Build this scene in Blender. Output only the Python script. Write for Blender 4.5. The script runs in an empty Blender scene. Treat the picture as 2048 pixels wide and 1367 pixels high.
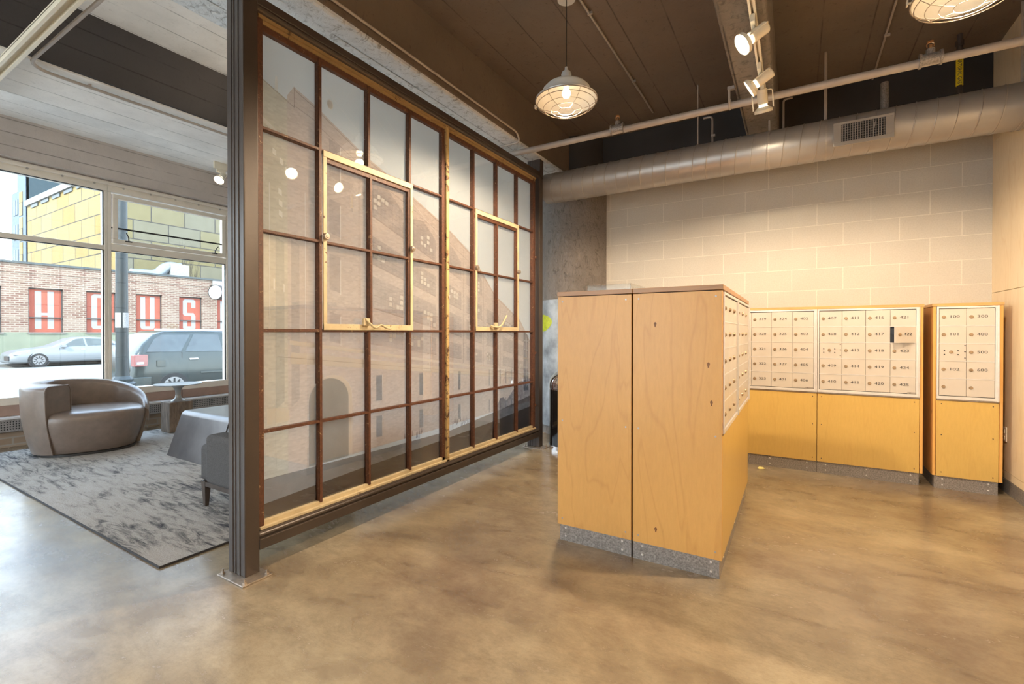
import bpy, bmesh, math, random
from mathutils import Vector, Matrix
random.seed(7)
PI = math.pi
S = bpy.context.scene
COL = S.collection

# ------------------------------------------------------------------ camera
cam_d = bpy.data.cameras.new('camera'); cam = bpy.data.objects.new('camera', cam_d); COL.objects.link(cam)
F_PX, W_PX, H_PX = 939.0, 2048.0, 1367.0
PITCH, YAW = 0.0065, math.radians(31.154)
cam_d.sensor_fit = 'HORIZONTAL'; cam_d.sensor_width = 36.0
cam_d.lens = 36.0 * F_PX / W_PX
cam_d.shift_y = -((H_PX / 2) - (665.0 + F_PX * math.tan(PITCH))) / W_PX
cam.location = (0, 0, 1.21); cam.rotation_euler = (PI / 2 - PITCH, 0, YAW)
cam_d.clip_start = 0.05; cam_d.clip_end = 400
S.camera = cam

# ------------------------------------------------------------------ world, sun, exposure
world = bpy.data.worlds.new('daylight'); S.world = world; world.use_nodes = True
wn = world.node_tree; bg = wn.nodes['Background']
tc = wn.nodes.new('ShaderNodeTexCoord'); sep = wn.nodes.new('ShaderNodeSeparateXYZ')
rmp = wn.nodes.new('ShaderNodeValToRGB')
wn.links.new(tc.outputs['Generated'], sep.inputs[0]); wn.links.new(sep.outputs['Z'], rmp.inputs[0])
rmp.color_ramp.elements[0].position = 0.0; rmp.color_ramp.elements[0].color = (0.86, 0.93, 1.0, 1)
rmp.color_ramp.elements[1].position = 0.7; rmp.color_ramp.elements[1].color = (0.50, 0.70, 1.0, 1)
wn.links.new(rmp.outputs[0], bg.inputs[0]); bg.inputs['Strength'].default_value = 6.5

def lamp(name, kind, loc, energy, color=(1, 1, 1), rot=(0, 0, 0), **kw):
    l = bpy.data.lights.new(name, kind); l.energy = energy; l.color = color
    for k, v in kw.items(): setattr(l, k, v)
    o = bpy.data.objects.new(name, l); o.location = loc; o.rotation_euler = rot; COL.objects.link(o); return o
def aim(d):
    return Vector(d).to_track_quat('-Z', 'Y').to_euler()
lamp('sun', 'SUN', (-20, -20, 30), 7.0, (1.0, 0.95, 0.86), aim((-0.42, 0.80, -0.62)), angle=0.01)
WARM = (1.0, 0.77, 0.53)
COOL = (0.80, 0.90, 1.0)

vs = S.view_settings
S.display_settings.display_device = 'sRGB'
vs.view_transform = 'Standard'; vs.look = 'None'; vs.exposure = 0.35; vs.gamma = 1.0; vs.use_curve_mapping = False

# ------------------------------------------------------------------ materials
MATS = {}
def new_mat(name):
    m = bpy.data.materials.new(name); m.use_nodes = True; MATS[name] = m
    nt = m.node_tree; return m, nt, nt.nodes['Principled BSDF']
def rgba(c): return (c[0], c[1], c[2], 1)
def N(nt, t, **kw):
    n = nt.nodes.new(t)
    for k, v in kw.items(): setattr(n, k, v)
    return n
def vec(nt, scale=(1, 1, 1), kind='Object', loc=(0, 0, 0)):
    mp = N(nt, 'ShaderNodeMapping')
    mp.inputs['Scale'].default_value = scale; mp.inputs['Location'].default_value = loc
    if kind == 'Position':
        g = N(nt, 'ShaderNodeNewGeometry'); nt.links.new(g.outputs['Position'], mp.inputs[0])
    else:
        t = N(nt, 'ShaderNodeTexCoord'); nt.links.new(t.outputs[kind], mp.inputs[0])
    return mp.outputs[0]
def noise(nt, v, scale, detail=4, rough=0.6, dist=0.0):
    n = N(nt, 'ShaderNodeTexNoise'); n.inputs['Scale'].default_value = scale
    n.inputs['Detail'].default_value = detail; n.inputs['Roughness'].default_value = rough
    n.inputs['Distortion'].default_value = dist
    nt.links.new(v, n.inputs['Vector']); return n.outputs['Fac']
def ramp(nt, fac, stops):
    r = N(nt, 'ShaderNodeValToRGB'); e = r.color_ramp.elements
    while len(e) < len(stops): e.new(0.5)
    for i, (p, c) in enumerate(stops):
        e[i].position = p; e[i].color = rgba(c) if len(c) == 3 else c
    nt.links.new(fac, r.inputs[0]); return r.outputs[0]
def mix(nt, a, b, fac, mode='MIX'):
    m = N(nt, 'ShaderNodeMix', data_type='RGBA', blend_type=mode)
    for i, x in ((6, a), (7, b)):
        if isinstance(x, tuple): m.inputs[i].default_value = rgba(x)
        else: nt.links.new(x, m.inputs[i])
    if isinstance(fac, (int, float)): m.inputs[0].default_value = fac
    else: nt.links.new(fac, m.inputs[0])
    return m.outputs[2]
def bump(nt, b, h, strength=0.3, dist=0.01):
    n = N(nt, 'ShaderNodeBump'); n.inputs['Strength'].default_value = strength
    n.inputs['Distance'].default_value = dist
    nt.links.new(h, n.inputs['Height']); nt.links.new(n.outputs[0], b.inputs['Normal'])
G = (0.0, 0.0, 0.0); Wt = (1.0, 1.0, 1.0)

def simple(name, c, rough=0.5, metal=0.0, var=0.12, sc=8.0, bmp=0.0, bsc=60.0, spec=0.5, stretch=(1, 1, 1)):
    m, nt, b = new_mat(name)
    v = vec(nt, stretch)
    f = noise(nt, v, sc)
    dark = tuple(x * (1 - var) for x in c); lite = tuple(min(1, x * (1 + var)) for x in c)
    nt.links.new(ramp(nt, f, [(0.3, dark), (0.7, lite)]), b.inputs['Base Color'])
    b.inputs['Roughness'].default_value = rough; b.inputs['Metallic'].default_value = metal
    b.inputs['Specular IOR Level'].default_value = spec
    if bmp: bump(nt, b, noise(nt, vec(nt, stretch), bsc), bmp)
    return m
def emit(name, c, s):
    m = bpy.data.materials.new(name); m.use_nodes = True; nt = m.node_tree
    e = N(nt, 'ShaderNodeEmission'); e.inputs[0].default_value = rgba(c); e.inputs[1].default_value = s
    nt.links.new(e.outputs[0], nt.nodes['Material Output'].inputs[0]); MATS[name] = m; return m
def glass(name, tint=(1, 1, 1), ior=1.5, rough=0.0, haze=0.0, hazec=(0.8, 0.8, 0.8)):
    m = bpy.data.materials.new(name); m.use_nodes = True; nt = m.node_tree
    for n in list(nt.nodes):
        if n.type == 'BSDF_PRINCIPLED': nt.nodes.remove(n)
    r0 = ((ior - 1) / (ior + 1)) ** 2
    lw = N(nt, 'ShaderNodeLayerWeight'); lw.inputs[0].default_value = 0.5
    pw = N(nt, 'ShaderNodeMath', operation='POWER'); nt.links.new(lw.outputs['Facing'], pw.inputs[0]); pw.inputs[1].default_value = 5.0
    fr = N(nt, 'ShaderNodeMath', operation='MULTIPLY_ADD'); nt.links.new(pw.outputs[0], fr.inputs[0]); fr.inputs[1].default_value = 1 - r0; fr.inputs[2].default_value = r0
    t = N(nt, 'ShaderNodeBsdfTransparent'); t.inputs[0].default_value = rgba(tint)
    g = N(nt, 'ShaderNodeBsdfGlossy'); g.inputs['Roughness'].default_value = rough
    mx = N(nt, 'ShaderNodeMixShader')
    nt.links.new(fr.outputs[0], mx.inputs[0]); nt.links.new(t.outputs[0], mx.inputs[1]); nt.links.new(g.outputs[0], mx.inputs[2])
    out = mx.outputs[0]
    if haze:
        d = N(nt, 'ShaderNodeBsdfDiffuse'); d.inputs[0].default_value = rgba(hazec)
        m2 = N(nt, 'ShaderNodeMixShader'); m2.inputs[0].default_value = haze
        nt.links.new(out, m2.inputs[1]); nt.links.new(d.outputs[0], m2.inputs[2]); out = m2.outputs[0]
    nt.links.new(out, nt.nodes['Material Output'].inputs[0]); MATS[name] = m; return m

# polished concrete floor
m, nt, b = new_mat('polished_concrete')
v = vec(nt, (1, 1, 1), 'Position')
n1 = noise(nt, v, 0.8, 8, 0.68, 0.25); n2 = noise(nt, vec(nt, (1, 2.0, 1), 'Position', (3, 1, 0)), 2.6, 12, 0.74, 0.35)
c1 = ramp(nt, n1, [(0.36, (0.195, 0.145, 0.100)), (0.5, (0.290, 0.236, 0.160)), (0.62, (0.39, 0.335, 0.235))])
c2 = ramp(nt, n2, [(0.38, (0.62, 0.57, 0.54)), (0.50, (0.88, 0.86, 0.83)), (0.60, (1.05, 1.03, 1.0))])
c3 = mix(nt, c1, c2, 0.75, 'MULTIPLY')
n3 = noise(nt, vec(nt, (1, 1.6, 1), 'Position', (7, 5, 0)), 38, 6, 0.85)
c4 = mix(nt, c3, ramp(nt, n3, [(0.36, (0.80, 0.78, 0.76)), (0.56, (1, 1, 1))]), 0.6, 'MULTIPLY')
c5 = c4
nt.links.new(c5, b.inputs['Base Color'])
nt.links.new(ramp(nt, n2, [(0.3, (0.32, 0.32, 0.32)), (0.7, (0.17, 0.17, 0.17))]), b.inputs['Roughness'])
b.inputs['Specular IOR Level'].default_value = 0.6
bump(nt, b, n3, 0.03, 0.004)

# concrete block wall: 16 x 8 inch blocks
m, nt, b = new_mat('painted_blockwork')
g = N(nt, 'ShaderNodeNewGeometry'); sx = N(nt, 'ShaderNodeSeparateXYZ'); cx = N(nt, 'ShaderNodeCombineXYZ')
nt.links.new(g.outputs['Position'], sx.inputs[0])
def madd(nt, s, k):
    a = N(nt, 'ShaderNodeMath', operation='ADD'); nt.links.new(s, a.inputs[0]); a.inputs[1].default_value = k; return a.outputs[0]
nt.links.new(madd(nt, sx.outputs['X'], 0.239 + 0.4064 * 40), cx.inputs[0]); nt.links.new(madd(nt, sx.outputs['Z'], 0.012), cx.inputs[1])
br = N(nt, 'ShaderNodeTexBrick'); nt.links.new(cx.outputs[0], br.inputs['Vector'])
br.offset = 0.5; br.offset_frequency = 2
for k, vv in (('Scale', 1.0), ('Brick Width', 0.4064), ('Row Height', 0.2032), ('Mortar Size', 0.0035), ('Mortar Smooth', 0.25), ('Bias', 0.0)): br.inputs[k].default_value = vv
br.inputs['Color1'].default_value = (0.57, 0.54, 0.485, 1); br.inputs['Color2'].default_value = (0.55, 0.525, 0.475, 1); br.inputs['Mortar'].default_value = (0.70, 0.67, 0.60, 1)
sp = noise(nt, vec(nt, (1, 1, 1), 'Position'), 90, 4, 0.8)
cc = mix(nt, br.outputs['Color'], ramp(nt, sp, [(0.35, (0.80, 0.79, 0.77)), (0.6, (1, 1, 1))]), 0.55, 'MULTIPLY')
cl = noise(nt, vec(nt, (1, 1, 1), 'Position', (4, 0, 2)), 1.6, 4)
cc = mix(nt, cc, ramp(nt, cl, [(0.3, (0.88, 0.87, 0.86)), (0.7, (1, 1, 1))]), 0.7, 'MULTIPLY')
nt.links.new(cc, b.inputs['Base Color']); b.inputs['Roughness'].default_value = 0.85
hh = N(nt, 'ShaderNodeMath', operation='MULTIPLY_ADD'); nt.links.new(br.outputs['Fac'], hh.inputs[0]); hh.inputs[1].default_value = -1.0; nt.links.new(sp, hh.inputs[2])
bump(nt, b, hh.outputs[0], 0.45, 0.006)

def veneer(name, base, ring, along='Z', sc=1.0, rough=0.34, seed=0.0, contrast=0.5):
    m, nt, b = new_mat(name)
    st = {'Z': (3.0, 3.0, 0.55), 'X': (0.55, 3.0, 3.0), 'Y': (3.0, 0.55, 3.0)}[along]
    v = vec(nt, tuple(s * sc for s in st), 'Position', (seed, seed * 1.7, seed * 0.6))
    big = noise(nt, v, 1.1, 3, 0.5, 0.3)
    ml = N(nt, 'ShaderNodeMath', operation='MULTIPLY'); nt.links.new(big, ml.inputs[0]); ml.inputs[1].default_value = 9.0
    fr = N(nt, 'ShaderNodeMath', operation='PINGPONG'); nt.links.new(ml.outputs[0], fr.inputs[0]); fr.inputs[1].default_value = 0.5
    rings = ramp(nt, fr.outputs[0], [(0.0, ring), (0.10, base), (1.0, base)])
    col = mix(nt, base, rings, contrast)
    fine = noise(nt, vec(nt, tuple(s * 12 * sc for s in st), 'Position', (seed, 0, 0)), 2.0, 6, 0.7)
    col = mix(nt, col, ramp(nt, fine, [(0.3, (0.88, 0.86, 0.82)), (0.65, (1, 1, 1))]), 0.6, 'MULTIPLY')
    cloud = noise(nt, vec(nt, (1, 1, 1), 'Position', (seed, 2, 1)), 2.0, 4)
    col = mix(nt, col, ramp(nt, cloud, [(0.3, (0.90, 0.88, 0.85)), (0.7, (1, 1, 1))]), 0.7, 'MULTIPLY')
    # small dark knots
    kv = N(nt, 'ShaderNodeTexVoronoi'); kv.inputs['Scale'].default_value = 1.5
    nt.links.new(vec(nt, (1.6, 1.6, 1.0), 'Position', (seed * 3, 1, 2)), kv.inputs['Vector'])
    kn = ramp(nt, kv.outputs['Distance'], [(0.012, Wt), (0.035, G)])
    col = mix(nt, col, (0.20, 0.09, 0.03), kn)
    nt.links.new(col, b.inputs['Base Color']); b.inputs['Roughness'].default_value = rough
    b.inputs['Specular IOR Level'].default_value = 0.5
    bump(nt, b, fine, 0.04, 0.002); return m
veneer('birch_veneer', (0.73, 0.405, 0.12), (0.60, 0.30, 0.08), seed=2.0, contrast=0.4)
veneer('birch_veneer_gold', (0.64, 0.43, 0.125), (0.56, 0.35, 0.10), seed=5.0, contrast=0.3)
veneer('birch_wall_panel', (0.82, 0.70, 0.51), (0.72, 0.56, 0.36), seed=9.0, contrast=0.45, rough=0.45)
veneer('oak_edge', (0.42, 0.225, 0.09), (0.30, 0.15, 0.06), 'X', seed=4.0)
veneer('birch_edge', (0.60, 0.36, 0.14), (0.42, 0.24, 0.09), 'X', seed=7.0)

# board-formed painted concrete
def board_concrete(name, c, boards='X', pitch=0.30, rough=0.75, peel=0.0, spec=0.3, dirt=0.5):
    m, nt, b = new_mat(name)
    v = vec(nt, (1, 1, 1), 'Position')
    base = ramp(nt, noise(nt, v, 1.6, 6, 0.65), [(0.3, tuple(x * 0.84 for x in c)), (0.7, tuple(min(1, x * 1.1) for x in c))])
    sx = N(nt, 'ShaderNodeSeparateXYZ'); nt.links.new(v, sx.inputs[0])
    mm = N(nt, 'ShaderNodeMath', operation='PINGPONG'); nt.links.new(madd(nt, sx.outputs[boards], 100.0), mm.inputs[0]); mm.inputs[1].default_value = pitch / 2
    gap = noise(nt, vec(nt, (1, 1, 1), 'Position', (3, 3, 3)), 2.5, 4)
    ln = ramp(nt, mm.outputs[0], [(0.0, Wt), (0.006, G)])
    ln = mix(nt, G, ln, ramp(nt, gap, [(0.35, G), (0.55, Wt)]))
    col = mix(nt, base, tuple(x * 0.35 for x in c), ln)
    sp = noise(nt, vec(nt, (1, 1, 0.6), 'Position', (5, 1, 3)), 28 if peel < 0.8 else 20, 9, 0.72, 0.9)
    col = mix(nt, col, ramp(nt, sp, [(0.34, (0.30, 0.28, 0.26)), (0.42 if peel < 0.8 else 0.47, (1, 1, 1))]), dirt, 'MULTIPLY')
    nt.links.new(col, b.inputs['Base Color']); b.inputs['Roughness'].default_value = rough
    b.inputs['Specular IOR Level'].default_value = spec
    add = N(nt, 'ShaderNodeMath', operation='SUBTRACT'); nt.links.new(sp, add.inputs[0]); nt.links.new(ln, add.inputs[1])
    bump(nt, b, add.outputs[0], 0.25 + peel, 0.012); return m
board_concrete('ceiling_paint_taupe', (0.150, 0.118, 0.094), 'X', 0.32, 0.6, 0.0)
board_concrete('ceiling_pale', (0.82, 0.80, 0.78), 'X', 0.26, 0.8, 0.0, 0.3, 0.2)  # paler base colour over the lounge than over the mailboxes
board_concrete('beam_side_shade', (0.050, 0.045, 0.045), 'Z', 0.16, 0.6, 0.0, 0.3, 0.2)  # beam side turned from the windows, its shade put into the colour
m = board_concrete('beam_paint_glossy', (0.84, 0.86, 0.88), 'X', 0.34, 0.34, 1.4, 1.0, 0.85); m.node_tree.nodes['Principled BSDF'].inputs['Metallic'].default_value = 0.35  # pale bluish base also carries daylight reflected off this soffit
board_concrete('beam_paint_rough', (0.22, 0.185, 0.155), 'X', 0.34, 0.5, 1.0, 0.5, 0.85)
board_concrete('lintel_paint', (0.52, 0.45, 0.40), 'Z', 0.14, 0.8, 0.0, 0.3, 0.1)
board_concrete('column_paint', (0.235, 0.205, 0.185), 'Z', 2.2, 0.32, 2.2, 0.8, 0.8)

simple('dark_wall_paint', (0.035, 0.031, 0.030), 0.7, sc=3)
simple('bronze_steel', (0.066, 0.052, 0.045), 0.38, 0.25, 0.10, 5, 0.03, 120)
simple('plate_steel', (0.42, 0.36, 0.30), 0.35, 0.7, 0.25, 20)
simple('galvanised_steel', (0.29, 0.265, 0.245), 0.42, 0.4, 0.45, 110)
simple('duct_metal', (0.36, 0.335, 0.31), 0.36, 0.4, 0.08, 4)
simple('pipe_paint', (0.40, 0.35, 0.31), 0.5, 0.1, 0.1, 10)
simple('conduit_metal', (0.42, 0.38, 0.34), 0.4, 0.6, 0.1, 10)
simple('aluminium', (0.74, 0.72, 0.71), 0.35, 0.35, 0.05, 20)
simple('mailbox_paint', (0.60, 0.555, 0.50), 0.32, 0.15, 0.04, 5)
simple('lock_brass', (0.42, 0.31, 0.20), 0.4, 0.7, 0.2, 60)
simple('knot_brown', (0.22, 0.095, 0.03), 0.5, 0, 0.6, 90)
simple('dark_slot', (0.02, 0.02, 0.022), 0.6)
simple('number_ink', (0.06, 0.055, 0.055), 0.6)
simple('mailbox_inside', (0.03, 0.04, 0.06), 0.5)
simple('window_paint', (0.72, 0.64, 0.54), 0.45, 0.1, 0.05, 6)
simple('window_gasket', (0.02, 0.02, 0.02), 0.6)
simple('white_enamel', (0.78, 0.76, 0.70), 0.7, 0.0, 0.03, 8)
simple('enamel_outside', (0.55, 0.54, 0.52), 0.35, 0.2, 0.05, 8)
simple('track_cream', (0.72, 0.64, 0.50), 0.4, 0.0, 0.04, 8)
simple('cord_black', (0.02, 0.018, 0.016), 0.6)
simple('brass', (0.62, 0.36, 0.18), 0.3, 0.9, 0.1, 30)
simple('yellow_tape', (0.80, 0.62, 0.02), 0.5)
simple('chrome', (0.75, 0.76, 0.78), 0.08, 1.0, 0.02)
simple('black_gloss', (0.012, 0.012, 0.014), 0.12)
simple('brown_leather', (0.185, 0.140, 0.112), 0.30, 0.0, 0.12, 14, 0.10, 220, 0.6)
simple('leather_seam', (0.12, 0.09, 0.07), 0.5)
simple('black_base', (0.03, 0.028, 0.026), 0.4)
simple('weathered_timber', (0.22, 0.17, 0.13), 0.8, 0, 0.45, 22, 0.5, 60, 0.3, (1, 1, 0.25))
simple('grey_stoneware', (0.30, 0.30, 0.29), 0.35, 0.2, 0.12, 18)
simple('blackened_steel', (0.095, 0.086, 0.084), 0.28, 0.3, 0.25, 5)
simple('grey_tweed', (0.085, 0.080, 0.078), 0.95, 0, 0.4, 260, 0.3, 400, 0.2)
simple('dark_wood', (0.06, 0.045, 0.038), 0.35, 0, 0.2, 20)
simple('grille_metal', (0.34, 0.32, 0.31), 0.5, 0.4, 0.3, 130)
simple('terracotta_tile', (0.34, 0.22, 0.17), 0.5, 0, 0.12, 6)
simple('clear_resin', (0.80, 0.80, 0.78), 0.1)
simple('leaf_yellow', (0.80, 0.70, 0.25), 0.5)
simple('outlet_plastic', (0.80, 0.74, 0.64), 0.4)
simple('mural_yellow_green', (0.52, 0.58, 0.01), 0.4, 0, 0.25, 30)
simple('mural_dark', (0.10, 0.12, 0.15), 0.4, 0, 0.5, 9)
simple('guard_wire', (0.26, 0.21, 0.16), 0.4, 0.3)
emit('bulb_glow', (1.0, 0.80, 0.52), 8.0)
emit('spot_glow', (1.0, 0.88, 0.66), 14.0)
glass('window_glass', (0.96, 0.98, 0.97), 1.45, 0.0, 0.015)
glass('screen_glass', (0.97, 0.975, 0.975), 2.1, 0.0)
glass('tray_acrylic', (0.90, 0.91, 0.91), 1.3, 0.05)

# chipped cream paint over rust
def chipped(name, paint, rust, lvl, sc=26):
    m, nt, b = new_mat(name)
    v = vec(nt, (1, 1, 1), 'Position')
    n = noise(nt, v, sc, 8, 0.8, 0.4)
    p = ramp(nt, noise(nt, v, 7, 4), [(0.3, tuple(x * 0.72 for x in paint)), (0.7, paint)])
    r = ramp(nt, noise(nt, v, 60, 5), [(0.3, tuple(x * 0.45 for x in rust)), (0.7, rust)])
    nt.links.new(mix(nt, r, p, ramp(nt, n, [(lvl, G), (lvl + 0.03, Wt)])), b.inputs['Base Color'])
    b.inputs['Roughness'].default_value = 0.55; bump(nt, b, n, 0.5, 0.003); return m
chipped('cream_paint_chipped', (0.66, 0.55, 0.35), (0.16, 0.07, 0.03), 0.36)
chipped('rusty_muntin', (0.50, 0.36, 0.20), (0.13, 0.050, 0.026), 0.61, 34)
chipped('aged_frame_paint', (0.36, 0.235, 0.10), (0.12, 0.06, 0.03), 0.36, 10)
chipped('mullion_paint', (0.56, 0.40, 0.17), (0.12, 0.06, 0.03), 0.44, 12)

# rug
m, nt, b = new_mat('distressed_rug')
v = vec(nt, (1, 1, 1), 'Position')
st = noise(nt, vec(nt, (1.3, 7.0, 1), 'Position'), 3.2, 9, 0.78, 0.8)
bl = noise(nt, vec(nt, (1, 1, 1), 'Position', (2, 4, 0)), 0.8, 3)
ad = N(nt, 'ShaderNodeMath', operation='MULTIPLY_ADD'); nt.links.new(bl, ad.inputs[0]); ad.inputs[1].default_value = 0.75; nt.links.new(st, ad.inputs[2])
c = ramp(nt, ad.outputs[0], [(0.67, (0.060, 0.058, 0.066)), (0.76, (0.22, 0.205, 0.19)), (0.85, (0.43, 0.39, 0.345)), (1.0, (0.48, 0.44, 0.40))])
fz = noise(nt, v, 160, 3, 0.8)
c = mix(nt, c, ramp(nt, fz, [(0.3, (0.60, 0.60, 0.60)), (0.6, (1, 1, 1))]), 0.7, 'MULTIPLY')
nt.links.new(c, b.inputs['Base Color']); b.inputs['Roughness'].default_value = 1.0; b.inputs['Specular IOR Level'].default_value = 0.1
bump(nt, b, fz, 0.6, 0.006)
simple('rug_binding', (0.05, 0.048, 0.05), 0.95)

# brick
def brick(name, c1, c2, mort, w, h, ms, sc='YZ', rough=0.85):
    m, nt, b = new_mat(name)
    g = N(nt, 'ShaderNodeNewGeometry'); sx = N(nt, 'ShaderNodeSeparateXYZ'); cx = N(nt, 'ShaderNodeCombineXYZ')
    nt.links.new(g.outputs['Position'], sx.inputs[0])
    nt.links.new(madd(nt, sx.outputs[sc[0]], 200.0), cx.inputs[0]); nt.links.new(madd(nt, sx.outputs[sc[1]], 50.0), cx.inputs[1])
    br = N(nt, 'ShaderNodeTexBrick'); nt.links.new(cx.outputs[0], br.inputs['Vector'])
    for k, vv in (('Scale', 1.0), ('Brick Width', w), ('Row Height', h), ('Mortar Size', ms), ('Bias', 0.0)): br.inputs[k].default_value = vv
    br.inputs['Color1'].default_value = rgba(c1); br.inputs['Color2'].default_value = rgba(c2); br.inputs['Mortar'].default_value = rgba(mort)
    cl = noise(nt, vec(nt, (1, 1, 1), 'Position'), 1.4, 6, 0.75)
    nt.links.new(mix(nt, br.outputs['Color'], ramp(nt, cl, [(0.3, (0.78, 0.76, 0.74)), (0.7, (1, 1, 1))]), 0.8, 'MULTIPLY'), b.inputs['Base Color'])
    b.inputs['Roughness'].default_value = rough; b.inputs['Specular IOR Level'].default_value = 0.05; return m
brick('street_brick', (0.145, 0.078, 0.060), (0.21, 0.15, 0.115), (0.27, 0.225, 0.18), 0.36, 0.12, 0.026)
brick('sill_brick', (0.36, 0.27, 0.20), (0.46, 0.38, 0.30), (0.40, 0.36, 0.31), 0.22, 0.075, 0.008)
brick('yellow_cladding', (0.21, 0.140, 0.036), (0.21, 0.165, 0.070), (0.030, 0.026, 0.020), 2.9, 1.6, 0.04, 'XZ', 0.5)
brick('yellow_cladding_shade', (0.16, 0.135, 0.065), (0.14, 0.132, 0.10), (0.059, 0.055, 0.050), 2.4, 1.5, 0.04, 'YZ', 0.5)  # greyer copy of the yellow cladding: shade and pane haze in the colour
simple('tower_cladding_shade', (0.042, 0.059, 0.067), 0.6, 0, 0.1, 3)  # tower side out of the sun, shade put into the colour
simple('tower_cladding_sunlit', (0.10, 0.125, 0.15), 0.6, 0, 0.05, 1)  # same tower on its sunny side, sunlight put into the colour
simple('parapet_metal', (0.050, 0.059, 0.059), 0.5, 0.3)
simple('green_render', (0.17, 0.185, 0.135), 0.8, 0, 0.12, 1.2)
simple('stone_sill', (0.176, 0.164, 0.143), 0.8)
simple('panel_red', (0.27, 0.080, 0.055), 0.6, 0, 0.06, 2)
simple('panel_white', (0.252, 0.252, 0.244), 0.6, 0, 0.03, 2)
simple('sign_bar', (0.067, 0.059, 0.055), 0.5)
simple('roof_white', (0.252, 0.252, 0.244), 0.5)
simple('asphalt', (0.21, 0.21, 0.20), 0.85, 0, 0.08, 0.8, 0.1, 40)
simple('sidewalk_concrete', (0.176, 0.172, 0.160), 0.85, 0, 0.08, 2)
simple('car_silver', (0.17, 0.18, 0.185), 0.30, 0.2, 0.03, 3)
simple('car_grey_green', (0.044, 0.052, 0.050), 0.20, 0.5, 0.04, 3)
simple('car_glass', (0.035, 0.042, 0.042), 0.08, 0.0, 0.3, 4, spec=0.7)
simple('car_glass_pale', (0.055, 0.062, 0.056), 0.10, 0.0, 0.3, 3, spec=0.5)
simple('tyre', (0.011, 0.011, 0.011), 0.8)
simple('wheel_alloy', (0.210, 0.210, 0.210), 0.3, 0.6)
simple('tail_red', (0.20, 0.075, 0.070), 0.2)
simple('head_clear', (0.294, 0.302, 0.311), 0.1, 0.3)
simple('indicator_amber', (0.315, 0.151, 0.034), 0.2)
simple('post_green_black', (0.013, 0.018, 0.019), 0.45, 0.2, 0.3, 12)
simple('notice_paper', (0.252, 0.244, 0.235), 0.8, 0, 0.35, 50)
simple('hvac_metal', (0.193, 0.218, 0.235), 0.4, 0.5)
simple('gunmetal_glass', (0.06, 0.085, 0.10), 0.4, 0, 0.2, 3, spec=0.1)
simple('bark', (0.042, 0.034, 0.025), 0.9)

for n_ in ('tower_cladding_shade', 'tower_cladding_sunlit', 'green_render', 'stone_sill', 'panel_red', 'panel_white', 'roof_white', 'asphalt', 'sidewalk_concrete', 'notice_paper', 'sign_bar'):
    MATS[n_].node_tree.nodes['Principled BSDF'].inputs['Specular IOR Level'].default_value = 0.05
# printed film behind the old window: translucent photographic print
def film(name, c, tl=0.6, var=0.10, sc=5.0, lines=None, ink=True):
    m = bpy.data.materials.new(name); m.use_nodes = True; nt = m.node_tree
    nt.nodes.remove(nt.nodes['Principled BSDF'])
    col = ramp(nt, noise(nt, vec(nt, (1, 1, 1), 'Position'), sc, 6, 0.7), [(0.3, tuple(x * (1 - var) for x in c)), (0.7, tuple(min(1, x * (1 + var)) for x in c))])
    if lines:
        g = N(nt, 'ShaderNodeNewGeometry'); sx = N(nt, 'ShaderNodeSeparateXYZ'); cx = N(nt, 'ShaderNodeCombineXYZ')
        nt.links.new(g.outputs['Position'], sx.inputs[0]); nt.links.new(madd(nt, sx.outputs['Y'], 50), cx.inputs[0]); nt.links.new(madd(nt, sx.outputs['Z'], 50), cx.inputs[1])
        br = N(nt, 'ShaderNodeTexBrick'); nt.links.new(cx.outputs[0], br.inputs['Vector'])
        for k, vv in (('Scale', 1.0), ('Brick Width', lines[0]), ('Row Height', lines[1]), ('Mortar Size', lines[2]), ('Bias', 0.0)): br.inputs[k].default_value = vv
        br.inputs['Color1'].default_value = (1, 1, 1, 1); br.inputs['Color2'].default_value = (0.90, 0.89, 0.88, 1); br.inputs['Mortar'].default_value = rgba(lines[3])
        col = mix(nt, col, br.outputs['Color'], 1.0, 'MULTIPLY')
    if ink:                                   # ink printed on the film: filters the light that passes
        t = N(nt, 'ShaderNodeBsdfTransparent'); nt.links.new(col, t.inputs[0])
        nt.links.new(t.outputs[0], nt.nodes['Material Output'].inputs[0]); MATS[name] = m; return m
    d = N(nt, 'ShaderNodeBsdfDiffuse'); t = N(nt, 'ShaderNodeBsdfTranslucent')
    nt.links.new(col, d.inputs[0]); nt.links.new(col, t.inputs[0])
    mx = N(nt, 'ShaderNodeMixShader'); mx.inputs[0].default_value = tl
    nt.links.new(d.outputs[0], mx.inputs[1]); nt.links.new(t.outputs[0], mx.inputs[2])
    nt.links.new(mx.outputs[0], nt.nodes['Material Output'].inputs[0]); MATS[name] = m; return m
film('print_sky', (0.84, 0.89, 0.91), 0.60, 0.03, 1.2, None, False)
film('print_brick', (0.99, 0.84, 0.74), 0, 0.03, 2.0, (0.026, 0.0105, 0.0009, (0.96, 0.96, 0.96)))
film('print_brick_near', (1.0, 0.89, 0.74), 0, 0.03, 2.0, (0.03, 0.012, 0.0009, (0.96, 0.96, 0.96)))
film('print_window', (0.90, 0.90, 0.91), 0, 0.05, 9.0)
film('print_window_plain', (0.90, 0.92, 0.93), 0, 0.04, 4.0)
film('print_pale', (0.90, 0.88, 0.85), 0.60, 0.03, 4.0, None, False)
film('print_lit', (0.97, 0.96, 0.93), 0.60, 0.02, 4.0, None, False)
film('print_line', (0.86, 0.83, 0.82), 0)
film('print_street', (0.34, 0.27, 0.22), 0, 0.12, 3.0)
film('print_pavement', (0.50, 0.43, 0.38), 0, 0.10, 4.0)
film('print_dark', (0.60, 0.60, 0.66), 0, 0.25, 20.0)
film('print_arch', (0.84, 0.87, 0.90), 0, 0.03, 3.0)

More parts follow.
